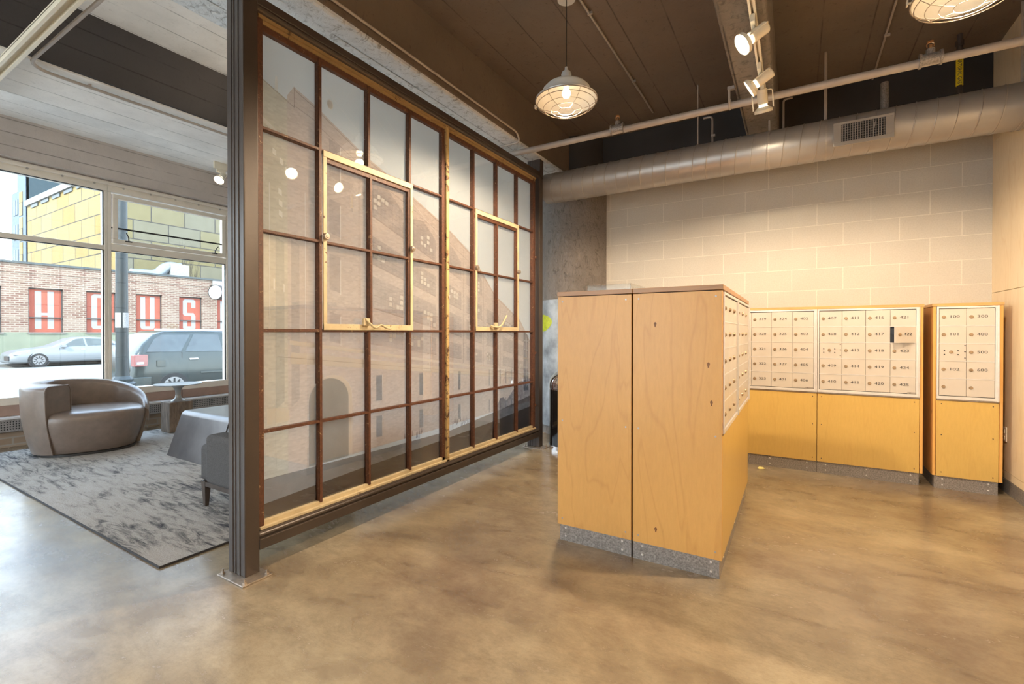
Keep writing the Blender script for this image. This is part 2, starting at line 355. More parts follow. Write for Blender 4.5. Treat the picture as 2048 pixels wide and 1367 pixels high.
# ------------------------------------------------------------------ mesh helpers
ORG = {}
def root(name, label, cat, loc, group=None):
    o = bpy.data.objects.new(name, None); o.empty_display_size = 0.1; COL.objects.link(o)
    o.location = loc; ORG[o.name] = Vector(loc); o['label'] = label; o['category'] = cat
    if group: o['group'] = group
    return o
def obj(name, bm, mat, parent=None, smooth=False, bevel=0.0, label=None, seg=2):
    """link one mesh object built in world coordinates"""
    org = Vector((0, 0, 0))
    if parent is not None:
        org = ORG[parent.name]
    bmesh.ops.translate(bm, verts=bm.verts, vec=-org)
    bmesh.ops.recalc_face_normals(bm, faces=bm.faces)
    me = bpy.data.meshes.new(name); bm.to_mesh(me); bm.free()
    for mm in (mat if isinstance(mat, (list, tuple)) else [mat]): me.materials.append(MATS[mm])
    if smooth:
        me.polygons.foreach_set('use_smooth', [True] * len(me.polygons))
    o = bpy.data.objects.new(name, me); COL.objects.link(o)
    if parent is not None: o.parent = parent
    ORG[o.name] = org
    if bevel:
        md = o.modifiers.new('bevel', 'BEVEL'); md.width = bevel; md.segments = seg; md.limit_method = 'ANGLE'; md.angle_limit = math.radians(40)
        if smooth is False:
            pass
    if smooth:
        try:
            md = o.modifiers.new('weighted', 'WEIGHTED_NORMAL'); md.keep_sharp = True
            if smooth != 'all':
                for e in me.edges: pass
                me.set_sharp_from_angle(angle=math.radians(38))
        except Exception: pass
    if label: o['label'] = label
    return o
def tag(o, label, cat, group=None):
    o['label'] = label; o['category'] = cat
    if group: o['group'] = group
    return o
def struct(name, bm, mat, **k):
    o = obj(name, bm, mat, **k)
    if k.get('parent') is None: o['kind'] = 'structure'
    return o
def B(): return bmesh.new()
def box(bm, x0, x1, y0, y1, z0, z1, mi=0, M=None):
    vs = [bm.verts.new((x, y, z)) for x in (x0, x1) for y in (y0, y1) for z in (z0, z1)]
    if M is not None:
        for v in vs: v.co = M @ v.co
    for q in ((0, 1, 3, 2), (4, 6, 7, 5), (0, 4, 5, 1), (2, 3, 7, 6), (0, 2, 6, 4), (1, 5, 7, 3)):
        f = bm.faces.new([vs[i] for i in q]); f.material_index = mi
    return vs
def frame_axes(d):
    d = Vector(d).normalized(); a = Vector((0, 0, 1)) if abs(d.z) < 0.9 else Vector((1, 0, 0))
    u = d.cross(a).normalized(); return u, d.cross(u).normalized()
def cyl(bm, p0, p1, r0, r1=None, seg=16, caps=True, mi=0):
    p0, p1 = Vector(p0), Vector(p1); r1 = r0 if r1 is None else r1
    u, w = frame_axes(p1 - p0)
    A = [bm.verts.new(p0 + (u * math.cos(t) + w * math.sin(t)) * r0) for t in [2 * PI * i / seg for i in range(seg)]]
    C = [bm.verts.new(p1 + (u * math.cos(t) + w * math.sin(t)) * r1) for t in [2 * PI * i / seg for i in range(seg)]]
    for i in range(seg):
        f = bm.faces.new((A[i], A[(i + 1) % seg], C[(i + 1) % seg], C[i])); f.material_index = mi
    if caps:
        for rr in (A, C):
            f = bm.faces.new(rr); f.material_index = mi
def tube(bm, pts, r, seg=8, closed=False):
    pts = [Vector(p) for p in pts]; n = len(pts); rings = []
    up = None
    for i, p in enumerate(pts):
        if closed: d = pts[(i + 1) % n] - pts[i - 1]
        else: d = pts[min(i + 1, n - 1)] - pts[max(i - 1, 0)]
        d.normalize()
        if up is None: u, w = frame_axes(d)
        else:
            u = (up - d * up.dot(d)).normalized(); w = d.cross(u)
        up = u
        rings.append([bm.verts.new(p + (u * math.cos(t) + w * math.sin(t)) * r) for t in [2 * PI * k / seg for k in range(seg)]])
    m = n if closed else n - 1
    for i in range(m):
        a, c = rings[i], rings[(i + 1) % n]
        if closed and i == n - 1:
            k0 = min(range(seg), key=lambda k: (c[k].co - a[0].co).length); c = c[k0:] + c[:k0]
        for k in range(seg): bm.faces.new((a[k], a[(k + 1) % seg], c[(k + 1) % seg], c[k]))
    if not closed:
        bm.faces.new(rings[0]); bm.faces.new(rings[-1])
def bend(pts, r=0.06, n=6):
    """round the corners of a polyline"""
    pts = [Vector(p) for p in pts]; out = [pts[0]]
    for a, p, c in zip(pts, pts[1:], pts[2:]):
        d0, d1 = (a - p), (c - p); rr = min(r, d0.length * 0.45, d1.length * 0.45)
        s, e = p + d0.normalized() * rr, p + d1.normalized() * rr
        for i in range(n + 1):
            t = i / n; out.append(s * (1 - t) ** 2 + p * 2 * t * (1 - t) + e * t * t)
    out.append(pts[-1]); return out
def lathe(bm, prof, c, seg=32, mi=0, closed=False):
    c = Vector(c); rings = []
    for r, z in prof:
        if r < 1e-6: rings.append([bm.verts.new(c + Vector((0, 0, z)))])
        else: rings.append([bm.verts.new(c + Vector((r * math.cos(2 * PI * i / seg), r * math.sin(2 * PI * i / seg), z))) for i in range(seg)])
    pr = list(zip(rings, rings[1:])) + ([(rings[-1], rings[0])] if closed else [])
    for a, d in pr:
        for i in range(seg):
            j = (i + 1) % seg
            if len(a) == 1 and len(d) == 1: continue
            if len(a) == 1: f = bm.faces.new((a[0], d[i], d[j]))
            elif len(d) == 1: f = bm.faces.new((a[i], a[j], d[0]))
            else: f = bm.faces.new((a[i], a[j], d[j], d[i]))
            f.material_index = mi
def prism(bm, pts, plane, a0, a1, mi=0):
    """extrude a polygon: plane 'X' -> pts are (y,z), 'Y' -> (x,z), 'Z' -> (x,y)"""
    def P(p, a): return {'X': (a, p[0], p[1]), 'Y': (p[0], a, p[1]), 'Z': (p[0], p[1], a)}[plane]
    A = [bm.verts.new(P(p, a0)) for p in pts]; C = [bm.verts.new(P(p, a1)) for p in pts]
    n = len(pts)
    for i in range(n):
        f = bm.faces.new((A[i], A[(i + 1) % n], C[(i + 1) % n], C[i])); f.material_index = mi
    f = bm.faces.new(A); f.material_index = mi; f = bm.faces.new(C); f.material_index = mi
_tc = {}
def text_bm(s, size, M, depth=0.0008, sx=1.0, bold=0.0):
    key = (s, size, sx, bold, depth)
    if key not in _tc:
        cu = bpy.data.curves.new('t', 'FONT'); cu.body = s; cu.size = size; cu.align_x = 'CENTER'; cu.align_y = 'CENTER'
        cu.extrude = depth; cu.resolution_u = 2; cu.offset = bold
        to = bpy.data.objects.new('t', cu); COL.objects.link(to)
        bpy.context.view_layer.update()
        me = bpy.data.meshes.new_from_object(to.evaluated_get(bpy.context.evaluated_depsgraph_get()))
        bpy.data.objects.remove(to); _tc[key] = me
    bm = B(); bm.from_mesh(_tc[key])
    for v in bm.verts: v.co = M @ Vector((v.co.x * sx, v.co.y, v.co.z))
    return bm
def Mxz(x, y, z):   # text standing on a wall that faces -y
    return Matrix.Translation((x, y, z)) @ Matrix.Rotation(PI / 2, 4, 'X')

# ================================================================== ROOM SHELL
ZC = 3.49; XW = -7.10; YB = 5.30; XR = 1.366; YF = -4.2
bm = B(); box(bm, XW - 0.3, XR + 0.2, YF - 0.2, YB + 0.2, -0.12, 0.0); struct('floor', bm, 'polished_concrete')
bm = B(); box(bm, -2.95, XR + 0.2, YF - 0.2, YB + 0.2, ZC, ZC + 0.2); ceil = struct('ceiling', bm, 'ceiling_paint_taupe')
bm = B(); box(bm, XW - 0.3, -2.95, YF - 0.2, YB + 0.2, ZC, ZC + 0.2); obj('lounge_ceiling_slab', bm, 'ceiling_pale', ceil)
bm = B(); box(bm, -5.12, -4.36, YF, YB, 3.03, ZC); beamL = obj('ceiling_beam', bm, 'ceiling_pale', ceil, bevel=0.012)
bm = B(); box(bm, -4.362, -4.335, YF, YB, 3.045, ZC); obj('beam_side_face', bm, 'beam_side_shade', beamL)  # thin plate coloured as the shaded side of the beam
bm = B(); box(bm, -2.95, -2.275, YF, YB, 3.03, ZC); beamA = obj('ceiling_beam', bm, 'beam_paint_glossy', ceil, bevel=0.02)
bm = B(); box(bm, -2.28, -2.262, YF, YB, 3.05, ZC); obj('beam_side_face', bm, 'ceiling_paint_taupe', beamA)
bm = B(); box(bm, -0.40, -0.145, YF, YB, 3.03, ZC); obj('ceiling_beam', bm, 'beam_paint_rough', ceil, bevel=0.02)

# back wall of blockwork, painted dark above the duct
bm = B(); box(bm, XW - 0.3, XR + 0.2, YB, YB + 0.2, 0, 2.90); wb = struct('wall_back', bm, 'painted_blockwork')
bm = B(); box(bm, XW - 0.3, XR + 0.2, YB - 0.004, YB + 0.2, 2.90, ZC); obj('dark_upper_band', bm, 'dark_wall_paint', wb)
# right wall: birch panels with joints
wr = None
bm = B(); box(bm, XR + 0.018, XR + 0.2, YF, YB, 0, ZC); wr = struct('wall_right', bm, 'dark_slot')
bm = B()
for (z0, z1) in ((0.105, 0.160), (0.163, 1.530), (1.534, 2.755), (2.758, ZC)):
    ys = [YF, -3.0, -0.56, 1.88, 4.32, YB]
    for a, c in zip(ys, ys[1:]): box(bm, XR, XR + 0.018, a + 0.0015, c - (0.0015 if c < YB else 0), z0, z1)
obj('plywood_panelling', bm, 'birch_wall_panel', wr)
bm = B(); box(bm, XR - 0.004, XR + 0.018, YF, YB, 0, 0.102); struct('baseboard_right', bm, 'galvanised_steel')
# wall behind the camera, with a wide shop-front opening on its left
bm = B()
box(bm, XW - 0.3, -6.6, YF - 0.2, YF, 0, ZC); box(bm, -1.2, XR + 0.2, YF - 0.2, YF, 0, ZC); box(bm, -6.6, -1.2, YF - 0.2, YF, 2.9, ZC)
struct('wall_front', bm, 'lintel_paint')
def window_unit(name, bars, panes):
    bm = B()
    for b_ in bars: box(bm, *b_)
    o = struct(name, bm, 'window_paint', bevel=0.006)
    for i, p in enumerate(panes):
        bm = B(); box(bm, *p); obj('pane', bm, 'window_glass', o)
    return o
fy0, fy1 = YF - 0.14, YF - 0.06
window_unit('window_4', [(-6.6, -1.2, fy0, fy1, 2.82, 2.9), (-6.6, -1.2, fy0, fy1, 0.0, 0.12), (-6.6, -1.2, fy0, fy1, 2.2, 2.26)] +
            [(x, x + 0.07, fy0, fy1, 0.1, 2.85) for x in (-6.6, -5.27, -3.93, -2.6, -1.27)],
            [(-6.55, -1.25, YF - 0.102, YF - 0.098, 0.1, 2.85)])

# window wall on the street side
WP = -7.26   # window plane
bm = B()
box(bm, XW - 0.25, XW, YF - 0.2, YB, 3.07, ZC)                      # lintel
wl = struct('wall_left', bm, 'lintel_paint')
bm = B(); box(bm, XW - 0.25, XW - 0.02, YF - 0.2, YB, -0.1, 0.17); obj('brick_base', bm, 'sill_brick', wl)
bm = B()
box(bm, XW - 0.22, XW - 0.10, YF, YB, 0.32, 0.432)
obj('terracotta_band', bm, 'terracotta_tile', wl)
bm = B()
y = YF
while y < YB: box(bm, XW - 0.102, XW - 0.098, y, y + 0.006, 0.325, 0.43); y += 0.92
obj('tile_joint', bm, 'dark_slot', wl)
bm = B(); box(bm, XW - 0.25, XW - 0.16, YF, YB, 0.17, 0.33); obj('wall_infill', bm, 'terracotta_tile', wl)
bm = B(); box(bm, XW - 0.25, XW - 0.005, 4.35, YB, 0.4, 3.1); obj('end_pier', bm, 'lintel_paint', wl)
# frame: heads, sill, mullions and transoms
fx0, fx1 = -7.34, -7.225
gx0, gx1 = WP - 0.004, WP + 0.002
def win_frame(n, y0, y1, awning):
    bm = B()
    box(bm, fx0, fx1, y0, y1, 2.945, 3.075); box(bm, fx0, fx1 + 0.02, y0, y1, 0.43, 0.515)
    box(bm, fx0 + .001, fx1 - .001, y1 - 0.035, y1, 0.515, 2.945); box(bm, fx0 + .001, fx1 - .001, y0, y0 + 0.035, 0.515, 2.945)
    z = 2.225
    box(bm, fx0, fx1, y0 + 0.036, y1 - 0.036, z, z + (0.055 if not awning else 0.085))
    box(bm, fx1 - 0.005, fx1 + 0.055, y0, y1, 3.015, 3.055)
    o = struct('window_%d' % n, bm, 'window_paint', bevel=0.005)
    bm = B(); box(bm, fx1 - 0.02, fx1 + 0.03, y0, y1, 3.055, 3.09); obj('window_head_seal', bm, 'lintel_paint', o)
    bm = B(); box(bm, gx0, gx1, y0 + 0.03, y1 - 0.03, 0.51, 2.23); obj('pane', bm, 'window_glass', o)
    bm = B()
    t = 0.010
    for (a, c, d, e) in ((y0 + 0.035, y1 - 0.035, 0.515, 2.225),) + (() if awning else ((y0 + 0.035, y1 - 0.035, 2.28, 2.945),)):
        box(bm, gx1, gx1 + 0.02, a, a + t * 0.3, d, e); box(bm, gx1, gx1 + 0.02, c - t, c, d, e)
        box(bm, gx1, gx1 + 0.02, a, c, e - t * 0.7, e)
    obj('gasket', bm, 'window_gasket', o)
    if awning:
        s = B(); a, c, d, e = y0 + 0.045, y1 - 0.04, 2.318, 2.925
        w = 0.055
        for q in ((a, c, d, d + w), (a, c, e - w, e), (a, a + w, d + w, e - w), (c - w, c, d + w, e - w)): box(s, fx1 - 0.05, fx1 + 0.012, *q)
        sash = obj('awning_sash', s, 'window_paint', o, bevel=0.006)
        bm = B(); box(bm, gx0 - 0.02, gx0 - 0.015, a + w, c - w, d + w, e - w); obj('pane', bm, 'window_glass', sash)
        bm = B(); box(bm, fx1 - 0.008, fx1 + 0.004, a - 0.01, c, 2.497, 2.516); obj('restrictor_bar', bm, 'cord_black', sash)
        for yy, sg in ((a + 0.16, 1), (c - 0.16, -1)):
            bm = B(); tube(bm, bend([(fx1 + 0.02, yy, d + 0.045), (fx1 + 0.03, yy - sg * 0.005, d + 0.09), (fx1 + 0.045, yy - sg * 0.035, d + 0.14)], 0.03), 0.006)
            box(bm, fx1 + 0.005, fx1 + 0.025, yy - 0.035, yy + 0.035, d + 0.032, d + 0.045)
            obj('sash_handle', bm, 'cord_black', sash)
    else:
        bm = B(); box(bm, gx0, gx1, y0 + 0.03, y1 - 0.03, 2.27, 2.95); obj('pane', bm, 'window_glass', o)
    for k in range(5):
        yy = y0 + (k + 0.5) * (y1 - y0) / 5
        bm = B(); cyl(bm, (fx1 + 0.05, yy, 3.0), (fx1 + 0.055, yy, 3.0), 0.012, seg=10); obj('frame_screw', bm, 'conduit_metal', o)
    return o
win_frame(1, 0.94, 2.37, False)
win_frame(2, 2.37, 3.80, True)
win_frame(3, -0.50, 0.94, False)
win_frame(5, -1.94, -0.50, False)
win_frame(6, -3.38, -1.94, False)
win_frame(7, 3.80, 4.35, False)
bm = B(); box(bm, XW - 0.25, XW - 0.005, YF - 0.2, -3.38, 0.4, 3.1); obj('end_pier', bm, 'lintel_paint', wl)
# perforated heater cover under the window
ht = root('baseboard_heater', 'long grey perforated metal heater cover running along the wall under the street window', 'heater', (XW + 0.03, 2.0, 0.0))
bm = B(); box(bm, XW - 0.02, XW + 0.035, -3.3, 4.6, 0.165, 0.30); obj('perforated_cover', bm, 'grille_metal', ht, bevel=0.006)
bm = B(); box(bm, XW - 0.11, XW + 0.055, -3.3, 4.6, 0.30, 0.318); obj('cap_ledge', bm, 'aluminium', ht)
ht2 = B()
yy = -3.2
while yy < 4.5:
    if yy > 0.7 and yy < 4.0:
        for zz in (0.19, 0.215, 0.24, 0.265): box(ht2, XW + 0.0345, XW + 0.037, yy, yy + 0.010, zz, zz + 0.012)
    yy += 0.022
obj('perforation', ht2, 'dark_slot', ht)

# round concrete column
cc_ = (-2.33, 5.42)
bm = B(); lathe(bm, [(0.001, 0.0), (0.44, 0.0), (0.44, 2.90), (0.001, 2.90)], (cc_[0], cc_[1], 0), 64)
colm = tag(obj('concrete_column', bm, 'column_paint', smooth=True), 'round grey concrete column with rough glossy paint against the block wall', 'column')
bm = B(); lathe(bm, [(0.001, 2.90), (0.40, 2.90), (0.40, ZC), (0.001, ZC)], (cc_[0], cc_[1], 0), 64); obj('dark_upper_shaft', bm, 'dark_wall_paint', colm, smooth=True)
# printed wrap around the lower part of the column
wrp = root('column_wrap', 'pale blue-grey printed sheet with a yellow-green leaf wrapped round the column base', 'poster', (cc_[0], cc_[1] - 0.45, 0.02))
simple('mural_blue_grey', (0.34, 0.37, 0.40), 0.35, 0, 0.55, 4)
bm = B(); lathe(bm, [(0.443, 0.10), (0.452, 0.10), (0.452, 1.60), (0.443, 1.60)], (cc_[0], cc_[1], 0), 64); obj('printed_sheet', bm, 'mural_blue_grey', wrp, smooth=True)
bm = B(); rr_ = []
for q in (0.02, 0.34, 0.67, 1.0):
    ring = []
    for i in range(28):
        t = 2 * PI * i / 28; k = q * (1 + 0.10 * math.sin(3 * t + 1)); a = math.radians(-126) + 0.30 * k * math.cos(t); z = 1.33 + 0.100 * k * math.sin(t)
        ring.append(bm.verts.new((cc_[0] + 0.4535 * math.cos(a), cc_[1] + 0.4535 * math.sin(a), z)))
    rr_.append(ring)
for a, c in zip(rr_, rr_[1:]):
    for i in range(28): bm.faces.new((a[i], a[(i + 1) % 28], c[(i + 1) % 28], c[i]))
obj('printed_leaf', bm, 'mural_yellow_green', wrp, label='yellow-green leaf printed on the sheet')

# ================================================================== OLD WINDOW PARTITION
wp = root('window_partition', 'salvaged steel factory window hung between two dark brown posts, dividing lounge from mailboxes', 'partition', (-2.375, 2.86, 0))
def chan(y0, y1, ztop, flip=1):
    bm = B(); x0, x1 = -2.45, -2.305
    box(bm, x0 + 0.0, x1, y0 + 0.004, y1, 0.008, ztop)
    for a, c in ((x0, x0 + 0.038), (x0 + 0.05, x0 + 0.062), (x0 + 0.078, x0 + 0.10), (x1 - 0.012, x1)):
        box(bm, a, c, y0, y0 + 0.006, 0.008, ztop)
    return bm
for (y0, zt, py) in ((1.284, 3.03, 1.31), (4.37, 3.03, 4.377)):
    p = obj('post', chan(y0, y0 + 0.075, zt), 'bronze_steel', wp, bevel=0.004)
    bm = B(); box(bm, -2.467, -2.236, py - 0.075, py + 0.076, 0.0, 0.008); bp = obj('base_plate', bm, 'plate_steel', p, bevel=0.002)
    for bx, by in ((-2.448, py - 0.055), (-2.255, py - 0.055), (-2.448, py + 0.056), (-2.255, py + 0.056)):
        bm = B(); cyl(bm, (bx, by, 0.008), (bx, by, 0.018), 0.011, seg=6); cyl(bm, (bx, by, 0.018), (bx, by, 0.030), 0.005, seg=8)
        obj('anchor_bolt', bm, 'plate_steel', p)
def rail(z0, z1):
    bm = B(); h = z1 - z0
    box(bm, -2.40, -2.312, 1.355, 4.372, z0, z1)
    box(bm, -2.313, -2.300, 1.357, 4.372, z0, z0 + h * 0.62)
    cyl(bm, (-2.315, 1.357, z0 + h * 0.80), (-2.315, 4.372, z0 + h * 0.80), 0.012, seg=12)
    return bm
obj('bottom_rail', rail(0.118, 0.205), 'bronze_steel', wp, bevel=0.004)
bm = B(); box(bm, -2.40, -2.302, 1.355, 4.372, 2.852, 2.895); cyl(bm, (-2.330, 1.357, 2.846), (-2.330, 4.372, 2.846), 0.022, seg=14)
obj('top_rail', bm, 'bronze_steel', wp, bevel=0.003)
bm = B(); box(bm, -2.39, -2.30, 4.372, 4.445, 2.84, 3.03); obj('post_bracket', bm, 'bronze_steel', wp)
# cream painted frame
xo = -2.345
bm = B()
box(bm, xo - 0.030, xo + 0.020, 1.375, 4.335, 0.205, 0.220); box(bm, xo - 0.03, xo + 0.004, 1.375, 4.335, 0.205, 0.243)
obj('window_frame', bm, 'cream_paint_chipped', wp, bevel=0.002)
bm = B(); box(bm, xo - 0.03, xo + 0.018, 1.375, 4.335, 2.808, 2.828); box(bm, xo - 0.03, xo + 0.008, 1.375, 4.335, 2.790, 2.808)
obj('window_frame', bm, 'aged_frame_paint', wp, bevel=0.002)
bm = B(); box(bm, xo - 0.03, xo + 0.001, 1.375, 4.335, 2.757, 2.790)
obj('window_frame_lip', bm, 'rusty_muntin', wp, bevel=0.002)
bm = B()
box(bm, xo - 0.03, xo + 0.010, 1.372, 1.402, 0.21, 2.82); box(bm, xo - 0.03, xo + 0.010, 4.288, 4.312, 0.21, 2.82)
box(bm, xo - 0.026, xo + 0.006, 4.312, 4.337, 0.21, 2.82)
for yy in (1.9, 3.2, 4.0, 2.4):
    pass
obj('window_jamb', bm, 'rusty_muntin', wp, bevel=0.002)
bm = B(); box(bm, xo - 0.03, xo + 0.004, 2.828, 2.862, 0.21, 2.80); obj('mullion_flange', bm, 'rusty_muntin', wp, bevel=0.002)
bm = B(); box(bm, xo - 0.03, xo + 0.020, 2.864, 2.897, 0.205, 2.815); obj('mullion', bm, 'mullion_paint', wp, bevel=0.002)
VB = [1.742, 2.102, 2.475, 3.245, 3.603, 3.970]
HB = [0.700, 1.222, 1.735, 2.262]
def tee_v(bm, y, z0, z1, w=0.017): box(bm, xo - 0.030, xo + 0.003, y - w / 2 - 0.003, y + w / 2 + 0.003, z0, z1); box(bm, xo + 0.003, xo + 0.008, y - w / 2, y + w / 2, z0, z1)
def tee_h(bm, z, y0, y1, w=0.013): box(bm, xo - 0.030, xo + 0.002, y0, y1, z - w / 2 - 0.002, z + w / 2 + 0.002); box(bm, xo + 0.002, xo + 0.007, y0, y1, z - w / 2, z + w / 2)
for y in VB:
    bm = B()
    if y in (2.102, 3.603): tee_v(bm, y, 0.235, HB[1]); tee_v(bm, y, HB[3], 2.78)
    else: tee_v(bm, y, 0.235, 2.78)
    obj('vertical_muntin', bm, 'rusty_muntin', wp)
for z in HB:
    for (a, c) in ((1.40, 2.83), (2.895, 4.295)):
        segs = [(a, c)]
        if z == HB[2]: segs = [(a, VB[0] if a < 2 else VB[3]), (VB[2] if a < 2 else VB[5], c)]
        bm = B()
        for q in segs: tee_h(bm, z, *q)
        obj('horizontal_muntin', bm, 'rusty_muntin', wp)
# opening sashes
for (a, c, style) in ((1.757, 2.495, 0), (3.262, 3.988, 1)):
    z0, z1 = 1.226, 2.262
    bm = B()
    box(bm, xo + 0.004, xo + 0.016, a, c, z0, z0 + 0.036); box(bm, xo + 0.004, xo + 0.016, a, c, z1 - 0.036, z1)
    box(bm, xo + 0.004, xo + 0.014, a, a + 0.024, z0, z1 - 0.036); box(bm, xo + 0.004, xo + 0.014, c - 0.022, c, z0, z1 - 0.036)
    sh = obj('opening_sash', bm, 'cream_paint_chipped', wp, bevel=0.0015)
    bm = B(); box(bm, xo - 0.02, xo + 0.006, a + 0.024, c - 0.022, z1 - 0.062, z1 - 0.034); box(bm, xo - 0.02, xo + 0.004, c - 0.040, c - 0.022, z0 + 0.03, z1 - 0.05)
    mid = 2.118 if style == 0 else 3.61
    tee_v(bm, mid, z0 + 0.03, z1 - 0.05); tee_h(bm, HB[2], a + 0.02, c - 0.02)
    obj('sash_muntin', bm, 'rusty_muntin', sh)
    for yy, zz in ((a + 0.012, HB[2] + 0.03), (c - 0.01, HB[2] + 0.07)):
        bm = B(); cyl(bm, (xo + 0.014, yy, zz), (xo + 0.034, yy, zz), 0.022, 0.018, 14); cyl(bm, (xo + 0.034, yy, zz), (xo + 0.038, yy, zz), 0.009, seg=10)
        obj('pivot', bm, 'plate_steel', sh, bevel=0.002)
    yl = (a + c) / 2 - 0.07
    bm = B()
    box(bm, xo + 0.014, xo + 0.034, yl - 0.022, yl + 0.028, z0 + 0.028, z0 + 0.075)
    if style == 0:
        tube(bm, bend([(xo + 0.03, yl - 0.01, z0 + 0.075), (xo + 0.05, yl + 0.02, z0 + 0.035), (xo + 0.05, yl + 0.06, z0 + 0.010), (xo + 0.05, yl + 0.10, z0 + 0.038), (xo + 0.05, yl + 0.16, z0 + 0.012), (xo + 0.05, yl + 0.19, z0 + 0.012), (xo + 0.05, yl + 0.195, z0 + 0.035)], 0.02), 0.008)
    else:
        tube(bm, bend([(xo + 0.03, yl - 0.09, z0 + 0.045), (xo + 0.05, yl, z0 + 0.03), (xo + 0.05, yl + 0.06, z0 + 0.05), (xo + 0.05, yl + 0.15, z0 + 0.145)], 0.03), 0.009)
    obj('latch_handle', bm, 'cream_paint_chipped', sh, bevel=0.003)
# hinge nubs on outer jamb
for zz in (1.0, 2.0, 0.45):
    bm = B(); cyl(bm, (xo + 0.0, 4.345, zz - 0.012), (xo + 0.0, 4.345, zz + 0.012), 0.016, seg=10); obj('frame_lug', bm, 'rusty_muntin', wp)
bm = B(); box(bm, xo - 0.018, xo - 0.015, 1.39, 4.30, 0.225, 2.79); obj('window_glazing', bm, 'screen_glass', wp)

# ---- printed photograph of a long brick warehouse, mounted behind the glazing
XP = -2.372
PRC = ['print_sky', 'print_brick', 'print_brick_near', 'print_window', 'print_window_plain', 'print_pale', 'print_lit', 'print_line', 'print_street', 'print_pavement', 'print_dark', 'print_arch']
PI_ = {n: i for i, n in enumerate(PRC)}
pr = B(); f_ = pr.faces.new([pr.verts.new((XP - 0.0002, a, b_)) for a, b_ in ((1.378, 0.212), (4.33, 0.212), (4.33, 2.82), (1.378, 2.82))]); f_.material_index = PI_['print_sky']
_lay = [0.0]
def P(mat, pts, up=True):
    """polygon of the print in the sheet's own (y, z) metres; later ones lie on top"""
    if up: _lay[0] += 0.00004
    x = XP + _lay[0]
    # clip to the sheet
    def clip(ps, ax, lim, sgn):
        out = []
        for i in range(len(ps)):
            p, q = ps[i], ps[(i + 1) % len(ps)]
            ip, iq = sgn * (p[ax] - lim) <= 0, sgn * (q[ax] - lim) <= 0
            if ip: out.append(p)
            if ip != iq:
                t = (lim - p[ax]) / (q[ax] - p[ax]); out.append((p[0] + t * (q[0] - p[0]), p[1] + t * (q[1] - p[1])))
        return out
    for ax, lim, sg in ((0, 4.328, 1), (0, 1.38, -1), (1, 2.818, 1), (1, 0.214, -1)):
        pts = clip(pts, ax, lim, sg)
        if len(pts) < 3: return
    f = pr.faces.new([pr.verts.new((x, p[0], p[1])) for p in pts]); f.material_index = PI_[mat]
YV, ZV = 6.4, 0.50               # vanishing point of the pictured street, in sheet metres
def L(z_at, y): return ZV + (z_at - ZV) * (YV - y) / (YV - 1.38)
RL = [(1.60, 2.565), (1.74, 2.515), (2.10, 2.345), (2.32, 2.275), (2.61, 2.165), (2.93, 2.045), (3.27, 1.874), (3.62, 1.56), (4.08, 1.336), (4.33, 1.08)]
def roof(y):
    for (a, za), (c, zc) in zip(RL, RL[1:]):
        if y <= c: return za + (zc - za) * (y - a) / (c - a)
    return RL[-1][1]
def quad(mat, y0, z0, y1, z1, h0, h1, up=True): P(mat, [(y0, z0), (y1, z1), (y1, z1 - h1), (y0, z0 - h0)], up)
def strip(mat, za, zb, y0, y1, up=True): quad(mat, y0, L(za, y0), y1, L(za, y1), L(za, y0) - L(zb, y0), L(za, y1) - L(zb, y1), up)
# long warehouse wall and the near block at the left
P('print_brick', [(1.56, 0.44)] + [(1.56, 2.50)] + RL + [(4.33, 0.50)])
P('print_brick_near', [(1.38, 2.545), (1.56, 2.475), (1.56, 0.44), (1.38, 0.44)])
for (a, za), (c, zc) in zip(RL, RL[1:]):
    quad('print_line', a, za - 0.012, c, zc - 0.012, 0.006, 0.006, False)
    if c < 3.3: quad('print_line', a, za - 0.10, c, zc - 0.085, 0.004, 0.004, False)
_lay[0] += 0.00004
quad('print_line', 1.38, 2.545, 1.605, 2.455, 0.007, 0.006); quad('print_line', 1.60, 2.565, 1.604, 2.56, 0.11, 0.11)
P('print_lit', [(1.487, 2.50), (1.492, 2.575), (1.503, 2.575), (1.508, 2.495)])
for (a, c, d, e) in ((1.385, 1.395, 2.42, 2.49), (1.412, 1.425, 2.38, 2.465)): P('print_lit', [(a, d), (c, d - 0.01), (c, e - 0.01), (a, e)], False)
quad('print_pale', 1.38, 2.36, 1.53, 2.27, 0.03, 0.02, False)
for (a, zc) in ((1.475, 2.19), (1.515, 2.15), (1.545, 2.11), (1.507, 1.985), (1.510, 1.925), (1.510, 1.87)):
    P('print_lit', [(a, zc), (a + 0.020, zc - 0.010), (a + 0.020, zc - 0.040), (a, zc - 0.03)], False)
for a in (1.455, 1.665): P('print_pale', [(a, 2.0), (a + 0.004, 2.0), (a + 0.004, 1.2), (a, 1.2)], False)
for a, w in ((1.49, 0.05), (1.58, 0.05)): P('print_window_plain', [(a, 1.72), (a + w, 1.70), (a + w, 0.84), (a, 0.80)])
P('print_lit', [(1.478, 1.50), (1.486, 1.495), (1.486, 1.44), (1.478, 1.44)]); P('print_lit', [(1.535, 1.475), (1.541, 1.47), (1.541, 1.43), (1.535, 1.43)], False)
P('print_window_plain', [(1.385, 1.64), (1.415, 1.62), (1.415, 1.50), (1.385, 1.51)], False)
P('print_pale', [(1.44, 0.81), (1.56, 0.80), (1.57, 0.73), (1.44, 0.72)])
# belt courses
strip('print_pale', 1.195, 1.170, 1.57, 4.33)
strip('print_pale', 1.128, 1.062, 1.575, 4.33)
strip('print_line', 1.098, 1.094, 1.50, 4.33)
